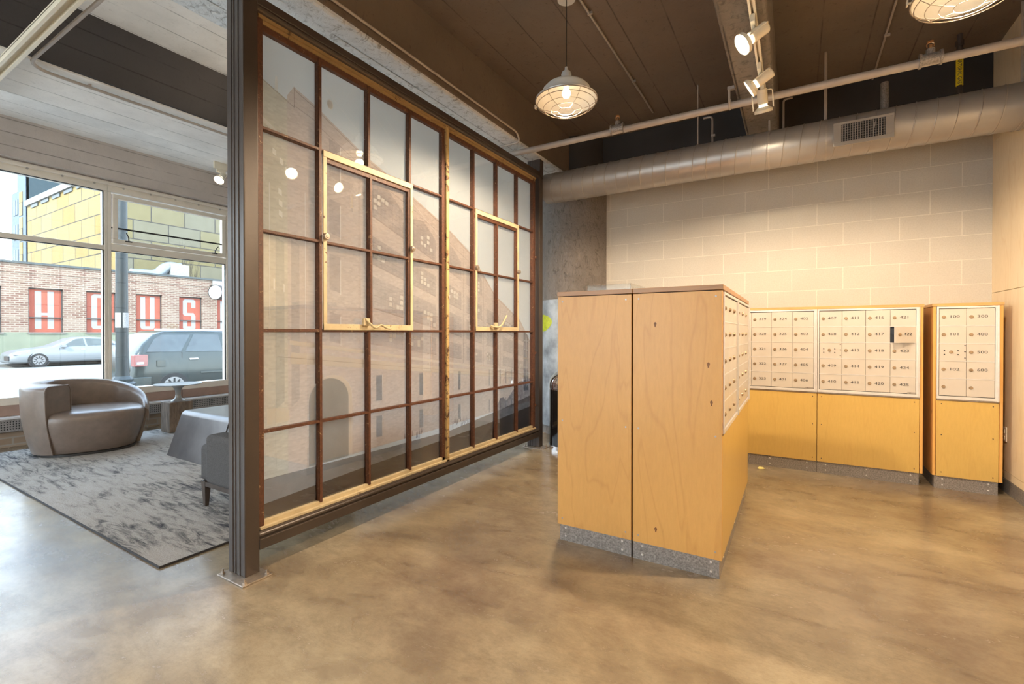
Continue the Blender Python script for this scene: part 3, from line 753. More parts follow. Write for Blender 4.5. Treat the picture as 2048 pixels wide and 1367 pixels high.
# stair bay with plain windows
for za, zb in ((2.36, 2.14), (2.009, 1.805), (1.681, 1.469), (1.337, 1.16)):
    quad('print_window', 1.827, za, 1.905, za - 0.018, za - zb, za - zb)
    quad('print_lit', 1.905, za - .03, 1.910, za - .03, za - zb, za - zb, False)
for a in (2.045, 2.055): P('print_line', [(a, 2.25), (a + 0.003, 2.25), (a + 0.003, 1.13), (a, 1.13)], False)
def bay(y0, y1):
    for za, zb, arched in ((2.51, 2.25, True), (2.09, 1.88, False), (1.78, 1.54, False), (1.43, 1.26, False)):
        w = [(y0, L(zb, y0)), (y1, L(zb, y1)), (y1, L(za, y1) - (0.03 if arched else 0))]
        if arched:
            ym = (y0 + y1) / 2
            w += [(y1 - (y1 - y0) * .2, L(za, y1 - (y1 - y0) * .2)), (ym, L(za + .05, ym)), (y0 + (y1 - y0) * .2, L(za, y0 + (y1 - y0) * .2)), (y0, L(za, y0) - 0.03)]
        else: w += [(y0, L(za, y0))]
        w = [(a, min(b_, roof(a) - 0.03)) for a, b_ in w]
        if L(za, y1) > roof(y1) + 0.02: continue
        P('print_window', w)
        strip('print_line', zb, zb - .012, y0 - .004, y1 + .004, False)
        n = max(3, int((y1 - y0) / 0.032)); _lay[0] += 0.00004
        for k in range(1, n):
            yk = y0 + (y1 - y0) * k / n; P('print_line', [(yk, L(zb, yk)), (yk + .0013, L(zb, yk)), (yk + .0013, L(za - .02, yk)), (yk, L(za - .02, yk))], False)
        _lay[0] += 0.00004
        for k in range(1, 5):
            zz = zb + (za - zb) * k / 5; strip('print_line', zz, zz - .0016, y0, y1, False)
        _lay[0] += 0.00004
        if random.random() < 0.75:
            yc, tc_ = random.uniform(y0 + .04, y1 - .06), random.uniform(.35, .6); s = (y1 - y0) / n
            for ii, jj in random.sample([(a_, c_) for a_ in (-1, 0, 1, 2) for c_ in (-1, 0, 1)], 6):
                k = int((yc - y0) / s) + ii
                if 0 <= k < n:
                    yy = y0 + s * k; zz = L(zb + (za - zb) * (int(tc_ * 5) + jj) / 5, yy); P('print_pale', [(yy + .003, zz + .003), (yy + s - .003, zz + .001), (yy + s - .003, zz + .026), (yy + .003, zz + .028)], False)
        _lay[0] += 0.00004
y = 2.13; w = 0.31
while y < 4.2:
    bay(y, y + w); P('print_line', [(y + w + .020, roof(y + w) - .05), (y + w + .026, roof(y + w) - .05), (y + w + .026, L(1.2, y + w)), (y + w + .020, L(1.2, y + w))], False); y += w + 0.07; w *= 0.90
def arch(mat, yc, hw, zt, zb):
    pts = [(yc - hw, zb), (yc + hw, zb)]
    for i in range(17):
        t = PI * i / 16; pts.append((yc + hw * math.cos(t), zt - hw * 0.9 + hw * 0.9 * math.sin(t)))
    P(mat, pts)
arch('print_pale', 1.838, 0.150, 0.958, 0.45); arch('print_window_plain', 1.822, 0.138, 0.940, 0.45); arch('print_arch', 1.822, 0.138, 0.940, 0.45)
for yc, hw in ((2.21, 0.026), (2.62, 0.022), (3.08, 0.016), (3.28, 0.013), (3.52, 0.011), (3.70, 0.010), (3.80, 0.009), (3.90, 0.008), (4.02, 0.008)):
    for za, zb in ((0.93, 0.76), (0.66, 0.52)):
        za2, zb2 = za - (yc - 2.2) * 0.04, zb - (yc - 2.2) * .02
        P('print_window_plain', [(yc - hw, za2), (yc + hw, za2), (yc + hw, zb2), (yc - hw, zb2)])
        P('print_window', [(yc - hw, za2), (yc + hw, za2), (yc + hw, zb2), (yc - hw, zb2)])
        P('print_pale', [(yc + hw, za2), (yc + hw * 1.25, za2), (yc + hw * 1.25, zb2), (yc + hw, zb2)], False)
# far tower block
P('print_dark', [(4.14, 1.22), (4.24, 1.18), (4.24, 0.62), (4.14, 0.62)])
for k in range(6): P('print_pale', [(4.15, 1.14 - .09 * k), (4.23, 1.13 - .09 * k), (4.23, 1.115 - .09 * k), (4.15, 1.125 - .09 * k)], False)
P('print_pale', [(4.195, 1.16), (4.203, 1.16), (4.203, .66), (4.195, .66)], False)
# pavement, street, parked cars and weeds
P('print_pavement', [(1.38, 0.447), (2.36, 0.431), (2.96, 0.428), (3.70, 0.49), (4.33, 0.565), (4.33, 0.20), (1.38, 0.20)])
P('print_street', [(1.38, 0.317), (1.98, 0.345), (2.84, 0.37), (3.6, 0.40), (4.33, 0.45), (4.33, 0.20), (1.38, 0.20)])
P('print_dark', [(3.30, 0.20), (3.55, 0.36), (3.62, 0.50), (3.70, 0.60), (3.76, 0.60), (3.80, 0.56), (3.95, 0.66), (4.05, 0.72), (4.33, 0.74), (4.33, 0.20)])
for k in range(34):
    yy = random.choice((2.52, 2.98, 3.10, 3.18)) + random.uniform(-.10, .10); zz = 0.43 + random.uniform(0, .05)
    P('print_dark', [(yy, zz), (yy + .010, zz + .004), (yy + .005, zz + .05)], False)
# overhead wires and a hanging street lamp in the sky
for (a, z0, c, z1) in ((1.77, 2.66, 2.9, 1.90), (2.0, 2.75, 3.2, 1.92), (2.1, 2.78, 3.3, 1.90), (2.45, 2.75, 3.6, 1.7), (2.9, 2.8, 3.7, 1.75)):
    P('print_lit', [(a, z0), (c, z1), (c, z1 - .0025), (a, z0 - .0025)], False)
_lay[0] += 0.00004
P('print_lit', [(1.83 + .022 * math.cos(t), 2.56 + .030 * math.sin(t)) for t in [2 * PI * i / 14 for i in range(14)]])
P('print_pale', [(1.83 + .017 * math.cos(t), 2.56 + .024 * math.sin(t)) for t in [2 * PI * i / 14 for i in range(14)]])
obj('printed_photograph', pr, PRC, wp, label='translucent photographic print of an old brick warehouse street')

# ================================================================== MAILBOX CABINETS
RP, CP = 0.1335, 0.1620      # row and column pitch
def mailbox_bank(parent, T, cols, numbers, w, z0=0.700, z1=1.412, ajar=None, tagcol=True):
    """bank drawn in local coords: u to the right along the face, v = depth out of the face, z up; T maps (u,v,z) to world"""
    def tb(bm):
        for v in bm.verts: v.co = T @ v.co
        return bm
    fl_, fr_, ft_, fb_ = 0.012, 0.024, 0.014, 0.022
    bm = B()
    for q in ((0, w, z0, z0 + fb_), (0, w, z1 - ft_, z1), (0, fl_, z0 + fb_, z1 - ft_), (w - fr_, w, z0 + fb_, z1 - ft_)): box(bm, q[0], q[1], 0.004, -0.018, q[2], q[3])
    box(bm, w - 0.012, w - 0.007, -0.018, -0.023, z0, z1)
    fr = obj('bank_frame', tb(bm), 'aluminium', parent, bevel=0.0015)
    bm = B(); box(bm, 0.01, w - 0.01, 0.020, 0.004, z0 + 0.01, z1 - 0.01)
    obj('bank_backing', tb(bm), 'mailbox_inside', parent)
    bm = B(); box(bm, 0.002, w, -0.012, 0.004, z0 - 0.010, z0 - 0.001); obj('lower_trim', tb(bm), 'plate_steel', parent)
    u0 = fl_ + 0.002; cw = (w - fl_ - fr_ - 0.003) / cols
    zt = z1 - ft_ - 0.002; zh = (zt - (z0 + fb_ + 0.002)) / 5
    bm = B()
    for r in range(1, 5): box(bm, u0, w - fr_, -0.006, -0.014, zt - r * zh - 0.0028, zt - r * zh + 0.0028)
    obj('shelf_rail', tb(bm), 'aluminium', parent)
    for c in range(cols):
        for r in range(5):
            a, e = u0 + c * cw + 0.001, u0 + (c + 1) * cw - 0.001
            top, bot = zt - r * zh - 0.003, zt - (r + 1) * zh + 0.003
            num = numbers[c][r] if numbers else ''
            M = Matrix.Identity(4)
            if ajar == (c, r):
                M = Matrix.Translation((e, 0, 0)) @ Matrix.Rotation(math.radians(30), 4, 'Z') @ Matrix.Translation((-e, 0, 0))
            bm = B(); box(bm, a, e, -0.003, -0.012, bot, top, M=M)
            if ajar == (c, r): box(bm, a, a + 0.004, -0.003, 0.012, bot, top, M=M)
            d = obj('mailbox_door', tb(bm), 'mailbox_paint', parent, bevel=0.001)
            lx, lz = a + 0.026, (top + bot) / 2 + 0.002
            if num == 'M':
                lx = a + 0.070
            bm = B(); cyl(bm, M @ Vector((lx, -0.012, lz)), M @ Vector((lx, -0.019, lz)), 0.0125, 0.0105, 14)
            cyl(bm, M @ Vector((lx, -0.019, lz)), M @ Vector((lx, -0.022, lz)), 0.007, seg=10)
            obj('lock', tb(bm), 'lock_brass', d)
            if num == 'M':
                for du, dz in ((0.030, 0.013), (0.030, -0.017), (0.108, 0.013), (0.108, -0.017), (0.147, 0.052), (0.147, 0.006), (0.147, -0.042)):
                    bm = B(); cyl(bm, (a + du, -0.012, (top + bot) / 2 + dz), (a + du, -0.017, (top + bot) / 2 + dz), 0.0042, seg=8)
                    obj('screw', tb(bm), 'dark_slot', d)
            elif num:
                bm = text_bm(num, 0.030, T @ M @ Matrix.Translation(((a + e) / 2 + 0.010, -0.0128, (top + bot) / 2 + 0.004)) @ Matrix.Rotation(PI / 2, 4, 'X'), sx=1.35)
                obj('number', bm, 'number_ink', d)
    return cw
def plinth_bolts(parent, T, w, zs=(0.075, 0.028)):
    for u in (0.05, w / 2, w - 0.05) if w > 0.6 else (0.05, w - 0.05):
        for z in zs:
            bm = B(); cyl(bm, (u, 0.0, z), (u, -0.004, z), 0.006, 0.0035, 10)
            for v in bm.verts: v.co = T @ v.co
            obj('bolt', bm, 'aluminium', parent)

def wall_cabinet(name, label, x0, x1, cols, numbers, yf, depth, top, ajar=None, sideL=True, sideR=True):
    t = root(name, label, 'mailbox cabinet', ((x0 + x1) / 2, yf + depth / 2, 0), 'birch mailbox cabinets')
    sw = 0.018
    bm = B(); box(bm, x0 + (sw if sideL else 0), x1 - (sw if sideR else 0), yf + 0.022, yf + depth, 0.1, 1.412); obj('carcass', bm, 'birch_veneer', t)
    if sideL:
        bm = B(); box(bm, x0, x0 + sw, yf, yf + depth, 0.1, 1.412); obj('side_panel', bm, 'birch_veneer', t, bevel=0.001)
    if sideR:
        bm = B(); box(bm, x1 - sw, x1, yf, yf + depth, 0.1, 1.412); obj('side_panel', bm, 'birch_veneer', t, bevel=0.001)
    a, c = x0 + (sw + 0.004 if sideL else 0.001), x1 - (sw + 0.004 if sideR else 0.001)
    bm = B(); box(bm, a, c, yf, yf + 0.02, 0.099, 0.686); lp = obj('lower_panel', bm, 'birch_veneer_gold', t, bevel=0.001)
    for u in (a + 0.03, c - 0.03):
        for z in (0.13, 0.42, 0.66):
            bm = B(); cyl(bm, (u, yf, z), (u, yf - 0.0015, z), 0.004, seg=8); obj('panel_screw', bm, 'dark_slot', lp)
    bm = B(); box(bm, x0 + (0.012 if sideL else 0), x1 - (0.022 if sideR else 0), yf + 0.012, yf + depth - 0.02, 0.0, 0.1); pl = obj('plinth', bm, 'galvanised_steel', t)
    plinth_bolts(pl, Matrix.Translation((x0 + 0.012, yf + 0.012, 0)), x1 - x0 - 0.034)
    if top:
        bm = B(); box(bm, x0 - 0.006, x1 + 0.004, yf - 0.004, yf + depth, 1.414, 1.436); obj('cabinet_top', bm, 'birch_edge', t, bevel=0.001)
    mailbox_bank(t, Matrix.Translation((a - 0.001, yf + 0.006, 0)), cols, numbers, c - a + 0.002, 0.700, 1.412, ajar)
    return t
YC = 4.835; DEP = YB - YC - 0.004
numsA = [['314', '315', '316', '317', '318'], ['319', '320', '321', '322', '323'], ['324', '325', '326', '327', '401'], ['402', '403', '404', '405', '406']]
numsB = [['407', '408', 'M', '409', '410'], ['411', '412', '413', '414', '415'], ['416', '417', '418', '419', '420'], ['421', '422', '423', '424', '425']]
numsC = [['100', '101', 'M', '102', ''], ['300', '400', '500', '600', '']]
ca = wall_cabinet('mailbox_cabinet', 'wall mailbox cabinet with doors 319 to 406, its left end behind the island', -0.545, 0.158, 4, numsA, YC, DEP, False, sideR=False)
cb = wall_cabinet('mailbox_cabinet', 'wall mailbox cabinet with doors 407 to 425, door 422 hanging ajar', 0.160, 0.859, 4, numsB, YC, DEP, False, ajar=(3, 1), sideL=False)
cd = wall_cabinet('mailbox_cabinet', 'narrow mailbox cabinet with doors 100 to 600 in the corner by the plywood wall', 0.916, 1.310, 2, numsC, YC, DEP, True)
bm = B(); box(bm, -0.552, 0.864, YC - 0.004, YB - 0.004, 1.414, 1.436)
tag(obj('cabinet_top_board', bm, 'birch_edge', bevel=0.001), 'long birch board lying across the two joined wall mailbox cabinets', 'board')
# maker's plates
for px_, pz in ((0.79, 0.731), (0.100, 0.731)):
    bm = B(); box(bm, px_ - 0.028, px_ + 0.030, YC - 0.0085, YC - 0.006, pz - 0.007, pz + 0.007)
    o = obj('maker_plate', bm, 'conduit_metal', cb if px_ > 0.5 else ca)
    bm = text_bm('LF', 0.012, Mxz(px_ - 0.012, YC - 0.0093, pz), sx=1.3)
    obj('plate_mark', bm, 'number_ink', o)

# island of two cabinets standing side by side
def island(name, label, x0, x1, y0, y1, banks):
    t = root(name, label, 'mailbox cabinet', ((x0 + x1) / 2, (y0 + y1) / 2, 0), 'birch mailbox cabinets')
    bm = B(); box(bm, x0 + (0.0 if banks else 0.02), x1 - 0.024, y0 + 0.019, y1, 0.092, 1.415); obj('carcass', bm, 'birch_veneer', t)
    bm = B(); box(bm, x0, x1, y0, y0 + 0.018, 0.092, 1.417); ep = obj('end_panel', bm, 'birch_veneer', t, bevel=0.001)
    for u in (x0 + 0.03, x1 - 0.03):
        for z in (0.13, 0.70, 1.39):
            bm = B(); cyl(bm, (u, y0, z), (u, y0 - 0.0015, z), 0.005, seg=8); obj('panel_screw', bm, 'conduit_metal', ep)
    bm = B(); box(bm, x0 - 0.002, x1 + 0.004, y0 - 0.004, y1 + 0.004, 1.421, 1.446); obj('cabinet_top', bm, 'oak_edge', t, bevel=0.0015)
    bm = B(); box(bm, x0 + 0.03, x1 - 0.03, y0 + 0.01, y1 - 0.01, 1.416, 1.421); obj('shadow_gap_strip', bm, 'dark_slot', t)  # dark strip coloured as the shadow gap under the top
    bm = B(); box(bm, x0 + (0.0 if banks else 0.014), x1 - (0.012 if banks else 0.0), y0 + 0.004, y1 - 0.02, 0.0, 0.092); pl = obj('plinth', bm, 'galvanised_steel', t)
    plinth_bolts(pl, Matrix.Translation((x0 + 0.0, y0 + 0.004, 0)), x1 - x0)
    plinth_bolts(pl, Matrix.Translation((x1 - 0.012, y0 + 0.10, 0)) @ Matrix.Rotation(PI / 2, 4, 'Z'), y1 - y0 - 0.3, (0.05,))
    if banks:
        ym = y0 + 0.018 + (y1 - y0 - 0.018) * 0.5
        bm = B(); box(bm, x1 - 0.02, x1, y0 + 0.019, y1, 0.093, 0.700); obj('lower_panel', bm, 'birch_veneer_gold', t, bevel=0.001)
        for a, c in ((y0 + 0.020, y0 + 0.655), (y0 + 0.660, y1 - 0.002)):
            T = Matrix.Translation((x1 - 0.010, a, 0)) @ Matrix.Rotation(PI / 2, 4, 'Z')
            mailbox_bank(t, T, 3, None, c - a, 0.712, 1.412)
    else:
        bm = B(); box(bm, x0, x0 + 0.02, y0 + 0.019, y1, 0.093, 1.415); obj('side_panel', bm, 'birch_veneer', t)
    return t
isl = island('mailbox_island', 'right-hand birch island cabinet with a bank of mailboxes on its right side', -0.747, -0.306, 2.490, 3.93, True)
isr = island('mailbox_island', 'left-hand birch island cabinet carrying a clear tray, wavy grain on its end', -1.193, -0.757, 2.492, 3.93, False)

for par, kx, kz in ((isl, -0.630, 1.252), (isl, -0.355, 0.862), (isl, -0.625, 0.178), (isl, -0.37, 1.05)):
    bm = B(); pts_ = [(kx + 0.006 * math.cos(t) * (1 + .4 * math.sin(3 * t)), kz + 0.014 * math.sin(t)) for t in [2 * PI * k / 12 for k in range(12)]]
    prism(bm, pts_, 'Y', 2.4896, 2.4902); obj('wood_knot', bm, 'knot_brown', par)
# clear tray on top of the left island cabinet
bm = B()
for q in ((-1.06, -0.80, 2.62, 2.90, 1.446, 1.450), (-1.06, -0.80, 2.62, 2.624, 1.446, 1.490), (-1.06, -0.80, 2.896, 2.90, 1.446, 1.490), (-1.06, -1.056, 2.62, 2.90, 1.446, 1.490), (-0.804, -0.80, 2.62, 2.90, 1.446, 1.490)): box(bm, *q)
tag(obj('acrylic_tray', bm, 'tray_acrylic'), 'clear shallow acrylic tray sitting on the left island cabinet top', 'tray')
# power outlet on the plywood wall
ot = root('wall_outlet', 'cream double socket plate low on the plywood wall beside the corner cabinet', 'outlet', (XR, 5.0, 0.44))
bm = B(); box(bm, XR - 0.006, XR, 4.955, 5.035, 0.385, 0.495); obj('cover_plate', bm, 'outlet_plastic', ot, bevel=0.003)
for z in (0.415, 0.462):
    bm = B(); box(bm, XR - 0.010, XR - 0.006, 4.978, 5.012, z - 0.015, z + 0.015); s_ = obj('socket', bm, 'outlet_plastic', ot, bevel=0.002)
    bm = B(); box(bm, XR - 0.0108, XR - 0.010, 4.986, 4.989, z - 0.006, z + 0.006); box(bm, XR - 0.0108, XR - 0.010, 5.001, 5.004, z - 0.006, z + 0.006); obj('slots', bm, 'dark_slot', s_)
# dry leaf on the floor
bm = B(); lv = [(-0.03, -0.012, 0.006), (-0.012, 0.004, 0.018), (0.012, 0.010, 0.016), (0.035, 0.016, 0.007), (0.016, -0.006, 0.004), (-0.010, -0.014, 0.002)]
f = bm.faces.new([bm.verts.new((-0.262 + p[0], 4.70 + p[1], 0.001 + p[2])) for p in lv])
r_ = bmesh.ops.extrude_face_region(bm, geom=[f]); bmesh.ops.translate(bm, verts=[g for g in r_['geom'] if isinstance(g, bmesh.types.BMVert)], vec=(0, 0, 0.002))
tag(obj('dry_leaf', bm, 'leaf_yellow'), 'small pale yellow dry leaf on the floor before the wall mailboxes', 'leaf')
# trash can behind the island
tb_ = root('trash_can', 'tall glossy black trash can with chrome dome behind the island', 'trash can', (-2.05, 4.52, 0))
bm = B(); lathe(bm, [(0.001, 0.045), (0.19, 0.045), (0.19, 0.64), (0.001, 0.64)], (-2.05, 4.52, 0), 40); obj('can_body', bm, 'black_gloss', tb_, smooth=True)
bm = B(); lathe(bm, [(0.001, 0.0), (0.195, 0.0), (0.197, 0.045), (0.001, 0.045)], (-2.05, 4.52, 0), 40); obj('base_ring', bm, 'chrome', tb_, smooth=True)
bm = B(); lathe(bm, [(0.192, 0.62), (0.195, 0.64), (0.195, 0.67)] + [(0.195 * math.cos(t), 0.67 + 0.16 * math.sin(t)) for t in [PI / 2 * i / 10 for i in range(1, 10)]] + [(0.001, 0.83)], (-2.05, 4.52, 0), 40); obj('dome_lid', bm, 'chrome', tb_, smooth=True)

# ================================================================== SERVICES ON THE CEILING
DY, DZ, DR = 4.60, 2.774, 0.156
dk = root('spiral_duct', 'large grey spiral duct running across the top of the block wall', 'duct', (0, DY, DZ))
bm = B(); n = 40
cyl(bm, (-2.33, DY, DZ), (XR - 0.002, DY, DZ), DR, seg=64, caps=False); obj('duct_shell', bm, 'duct_metal', dk, smooth='all')
bm = B(); cyl(bm, (-2.345, DY, DZ), (-2.325, DY, DZ), DR * 0.86, seg=40); obj('duct_end_cap', bm, 'pipe_paint', dk)
bm = B(); lead = 0.118; pts = []
x = -2.30
while x < XR - 0.01:
    for k in range(36):
        a = 2 * PI * k / 36; xx = x + lead * k / 36
        if xx < XR - 0.01: pts.append((xx, DY + (DR + 0.0008) * math.sin(a), DZ + (DR + 0.0008) * math.cos(a)))
    x += lead
tube(bm, pts, 0.0042, 5); obj('spiral_seam', bm, 'conduit_metal', dk)
for x in (-0.20, 0.20, 1.33):
    bm = B(); cyl(bm, (x - 0.007, DY, DZ), (x + 0.007, DY, DZ), DR + 0.004, seg=48); st_ = obj('duct_strap', bm, 'conduit_metal', dk)
    bm = B(); cyl(bm, (x, DY, DZ + DR), (x, DY, ZC if not -0.4 < x < -0.14 else 3.03), 0.008 if x != 0.20 else 0.012, seg=8); obj('hanger_rod', bm, 'pipe_paint', st_)
vg = B(); vx0, vx1, vz0, vz1 = 0.245, 0.617, 2.655, 2.835
yv = 4.43
box(vg, vx0 + 0.03, vx1 - 0.03, yv + 0.030, DY, vz0 + 0.02, vz1 - 0.02)
for q in ((vx0, vx1, vz0, vz0 + 0.030), (vx0, vx1, vz1 - 0.018, vz1), (vx0, vx0 + 0.052, vz0 + .03, vz1 - .018), (vx1 - 0.052, vx1, vz0 + .03, vz1 - .018)): box(vg, q[0], q[1], yv, yv + 0.014, q[2], q[3])
vent = obj('vent_collar', vg, 'duct_metal', dk, bevel=0.002)
bm = B(); box(bm, vx0 + 0.05, vx1 - 0.05, yv + 0.012, yv + 0.018, vz0 + 0.03, vz1 - 0.018); obj('vent_opening', bm, 'dark_slot', vent)
bm = B()
for k in range(17): xx = vx0 + 0.052 + (vx1 - vx0 - 0.104) * (k + 0.5) / 17; box(bm, xx - 0.0022, xx + 0.0022, yv + 0.001, yv + 0.009, vz0 + 0.03, vz1 - 0.018)
for k in range(7): zz = vz0 + 0.036 + 0.126 * (k + 0.3) / 7; box(bm, vx0 + 0.05, vx1 - 0.05, yv + 0.005, yv + 0.007, zz, zz + 0.0015)
obj('vent_grille', bm, 'duct_metal', vent)

# long sprinkler pipe with couplings
pz = 2.975
sp_ = root('sprinkler_pipe', 'long grey painted sprinkler pipe crossing below the dark ceiling in front of the duct', 'pipe', (0, 4.0, pz))
bm = B(); cyl(bm, (-4.33, 4.0, pz + 0.02), (XR, 4.0, pz - 0.018), 0.027, seg=20); obj('pipe_run', bm, 'pipe_paint', sp_, smooth=True)
for x in (-1.34, 0.737):
    bm = B(); zz = pz + 0.004 - 0.008 * x
    cyl(bm, (x - 0.05, 4.0, zz), (x + 0.05, 4.0, zz), 0.038, seg=20); cyl(bm, (x - 0.058, 4.0, zz), (x - 0.045, 4.0, zz), 0.046, seg=20); cyl(bm, (x + 0.045, 4.0, zz), (x + 0.058, 4.0, zz), 0.046, seg=20)
    cyl(bm, (x, 4.0, zz), (x, 4.0, zz + 0.065), 0.024, seg=14)
    cp = obj('pipe_coupling', bm, 'galvanised_steel', sp_)
    bm = B(); cyl(bm, (x, 4.0, zz + 0.06), (x, 4.0, zz + 0.095), 0.010, seg=10)
    tube(bm, bend([(x - 0.016, 4.0, zz + 0.078), (x - 0.020, 4.0, zz + 0.10), (x, 4.0, zz + 0.112), (x + 0.020, 4.0, zz + 0.10), (x + 0.016, 4.0, zz + 0.078)], 0.01), 0.004, 6)
    cyl(bm, (x, 4.0, zz + 0.112), (x, 4.0, zz + 0.116), 0.017, seg=12)
    obj('sprinkler_head', bm, 'brass', cp)
for x in (-0.445,):
    bm = B(); tube(bm, bend([(x, 4.0 - 0.034, pz + 0.12), (x, 4.0 - 0.034, pz - 0.01), (x, 4.0, pz - 0.040), (x, 4.0 + 0.034, pz - 0.01), (x, 4.0 + 0.034, pz + 0.06)], 0.03), 0.008, 8); box(bm, x - 0.012, x + 0.045, 3.955, 3.985, pz + 0.10, pz + 0.125)
    obj('pipe_hanger', bm, 'pipe_paint', sp_)

def conduit(label, pts, r=0.009, rad=0.08, clips=(), mat='conduit_metal', name='electrical_conduit'):
    t = root(name, label, 'conduit', pts[0])
    bm = B(); tube(bm, bend(pts, rad), r, 10); obj('conduit_tube', bm, mat, t, smooth=True)
    for c in clips:
        bm = B(); box(bm, c[0] - 0.010, c[0] + 0.026, c[1] - 0.008, c[1] + 0.008, c[2] - 0.004, c[2] + 0.014); obj('conduit_clip', bm, mat, t)
    return t
conduit('thin conduit along the beam side face above the old window, curling under its far end', [(-2.245, -3, 3.09), (-2.245, 3.80, 3.09), (-2.245, 3.86, 3.018), (-2.95, 3.86, 3.018)], 0.009, 0.10, mat='pipe_paint')
conduit('thin metal conduit on the ceiling right of the hanging lamp over the island', [(-1.265, -2, ZC - 0.012), (-1.265, 4.9, ZC - 0.012)], 0.010, 0.08, [(-1.265, 3.15, ZC - 0.02), (-1.265, 4.2, ZC - 0.02)])
conduit('thin conduit on the ceiling left of the nearer hanging lamp at upper right', [(0.58, -2, ZC - 0.012), (0.58, 5.28, ZC - 0.012)], 0.008, 0.08, [(0.58, 4.55, ZC - 0.02)], 'pipe_paint')
conduit('short bent conduit dropping behind the duct just left of the right-hand beam', [(-0.76, 4.78, 3.25), (-0.68, 4.78, 3.25), (-0.68, 4.78, 2.80)], 0.010, 0.05, [(-0.68, 4.77, 3.06)])
conduit('short bent conduit dropping behind the duct just right of the right-hand beam', [(-0.03, 4.78, 3.26), (-0.100, 4.78, 3.26), (-0.100, 4.78, 2.80)], 0.009, 0.05, [], 'pipe_paint')
conduit('thin straight rod dropping from the dark ceiling to the duct', [(-0.78, 4.6, ZC), (-0.78, 4.6, 2.92)], 0.006, 0.05, [], 'pipe_paint', 'hanger_rod')
conduit('wide grey strut dropping from the dark ceiling just right of the vent grille', [(0.60, 4.75, 3.20), (0.60, 4.75, 2.88)], 0.028, 0.05, [], 'galvanised_steel', 'hanger_strut')
# gas pipe with yellow marker
gx, gy = 1.066, 4.86
gp = root('gas_pipe', 'thin dark gas pipe with a yellow marker reading NATURAL GAS', 'pipe', (gx, gy, 3.2))
bm = B(); cyl(bm, (gx, gy, ZC), (gx, gy, 3.03), 0.017, seg=12); tube(bm, bend([(gx, gy, 3.05), (gx - 0.005, gy, 3.00), (gx - 0.035, gy, 2.86)], 0.04), 0.017, 10)
for a, c in ((3.40, 3.44), (3.36, 3.375)): cyl(bm, (gx, gy, a), (gx, gy, c), 0.026, seg=12)
obj('pipe_run', bm, 'dark_wood', gp)
bm = B(); cyl(bm, (gx, gy, 3.10), (gx, gy, 3.31), 0.0215, seg=20); mk = obj('marker_band', bm, 'yellow_tape', gp)
dirc = Vector((-gx, -gy, 0)).normalized()
Mt = Matrix.Translation((gx + dirc.x * 0.022, gy + dirc.y * 0.022, 3.205)) @ Matrix.Rotation(math.atan2(dirc.y, dirc.x) + PI / 2, 4, 'Z') @ Matrix.Rotation(PI / 2, 4, 'X') @ Matrix.Rotation(-PI / 2, 4, 'Z')
obj('marker_text', text_bm('NATURAL GAS', 0.034, Mt, sx=0.85), 'number_ink', mk)

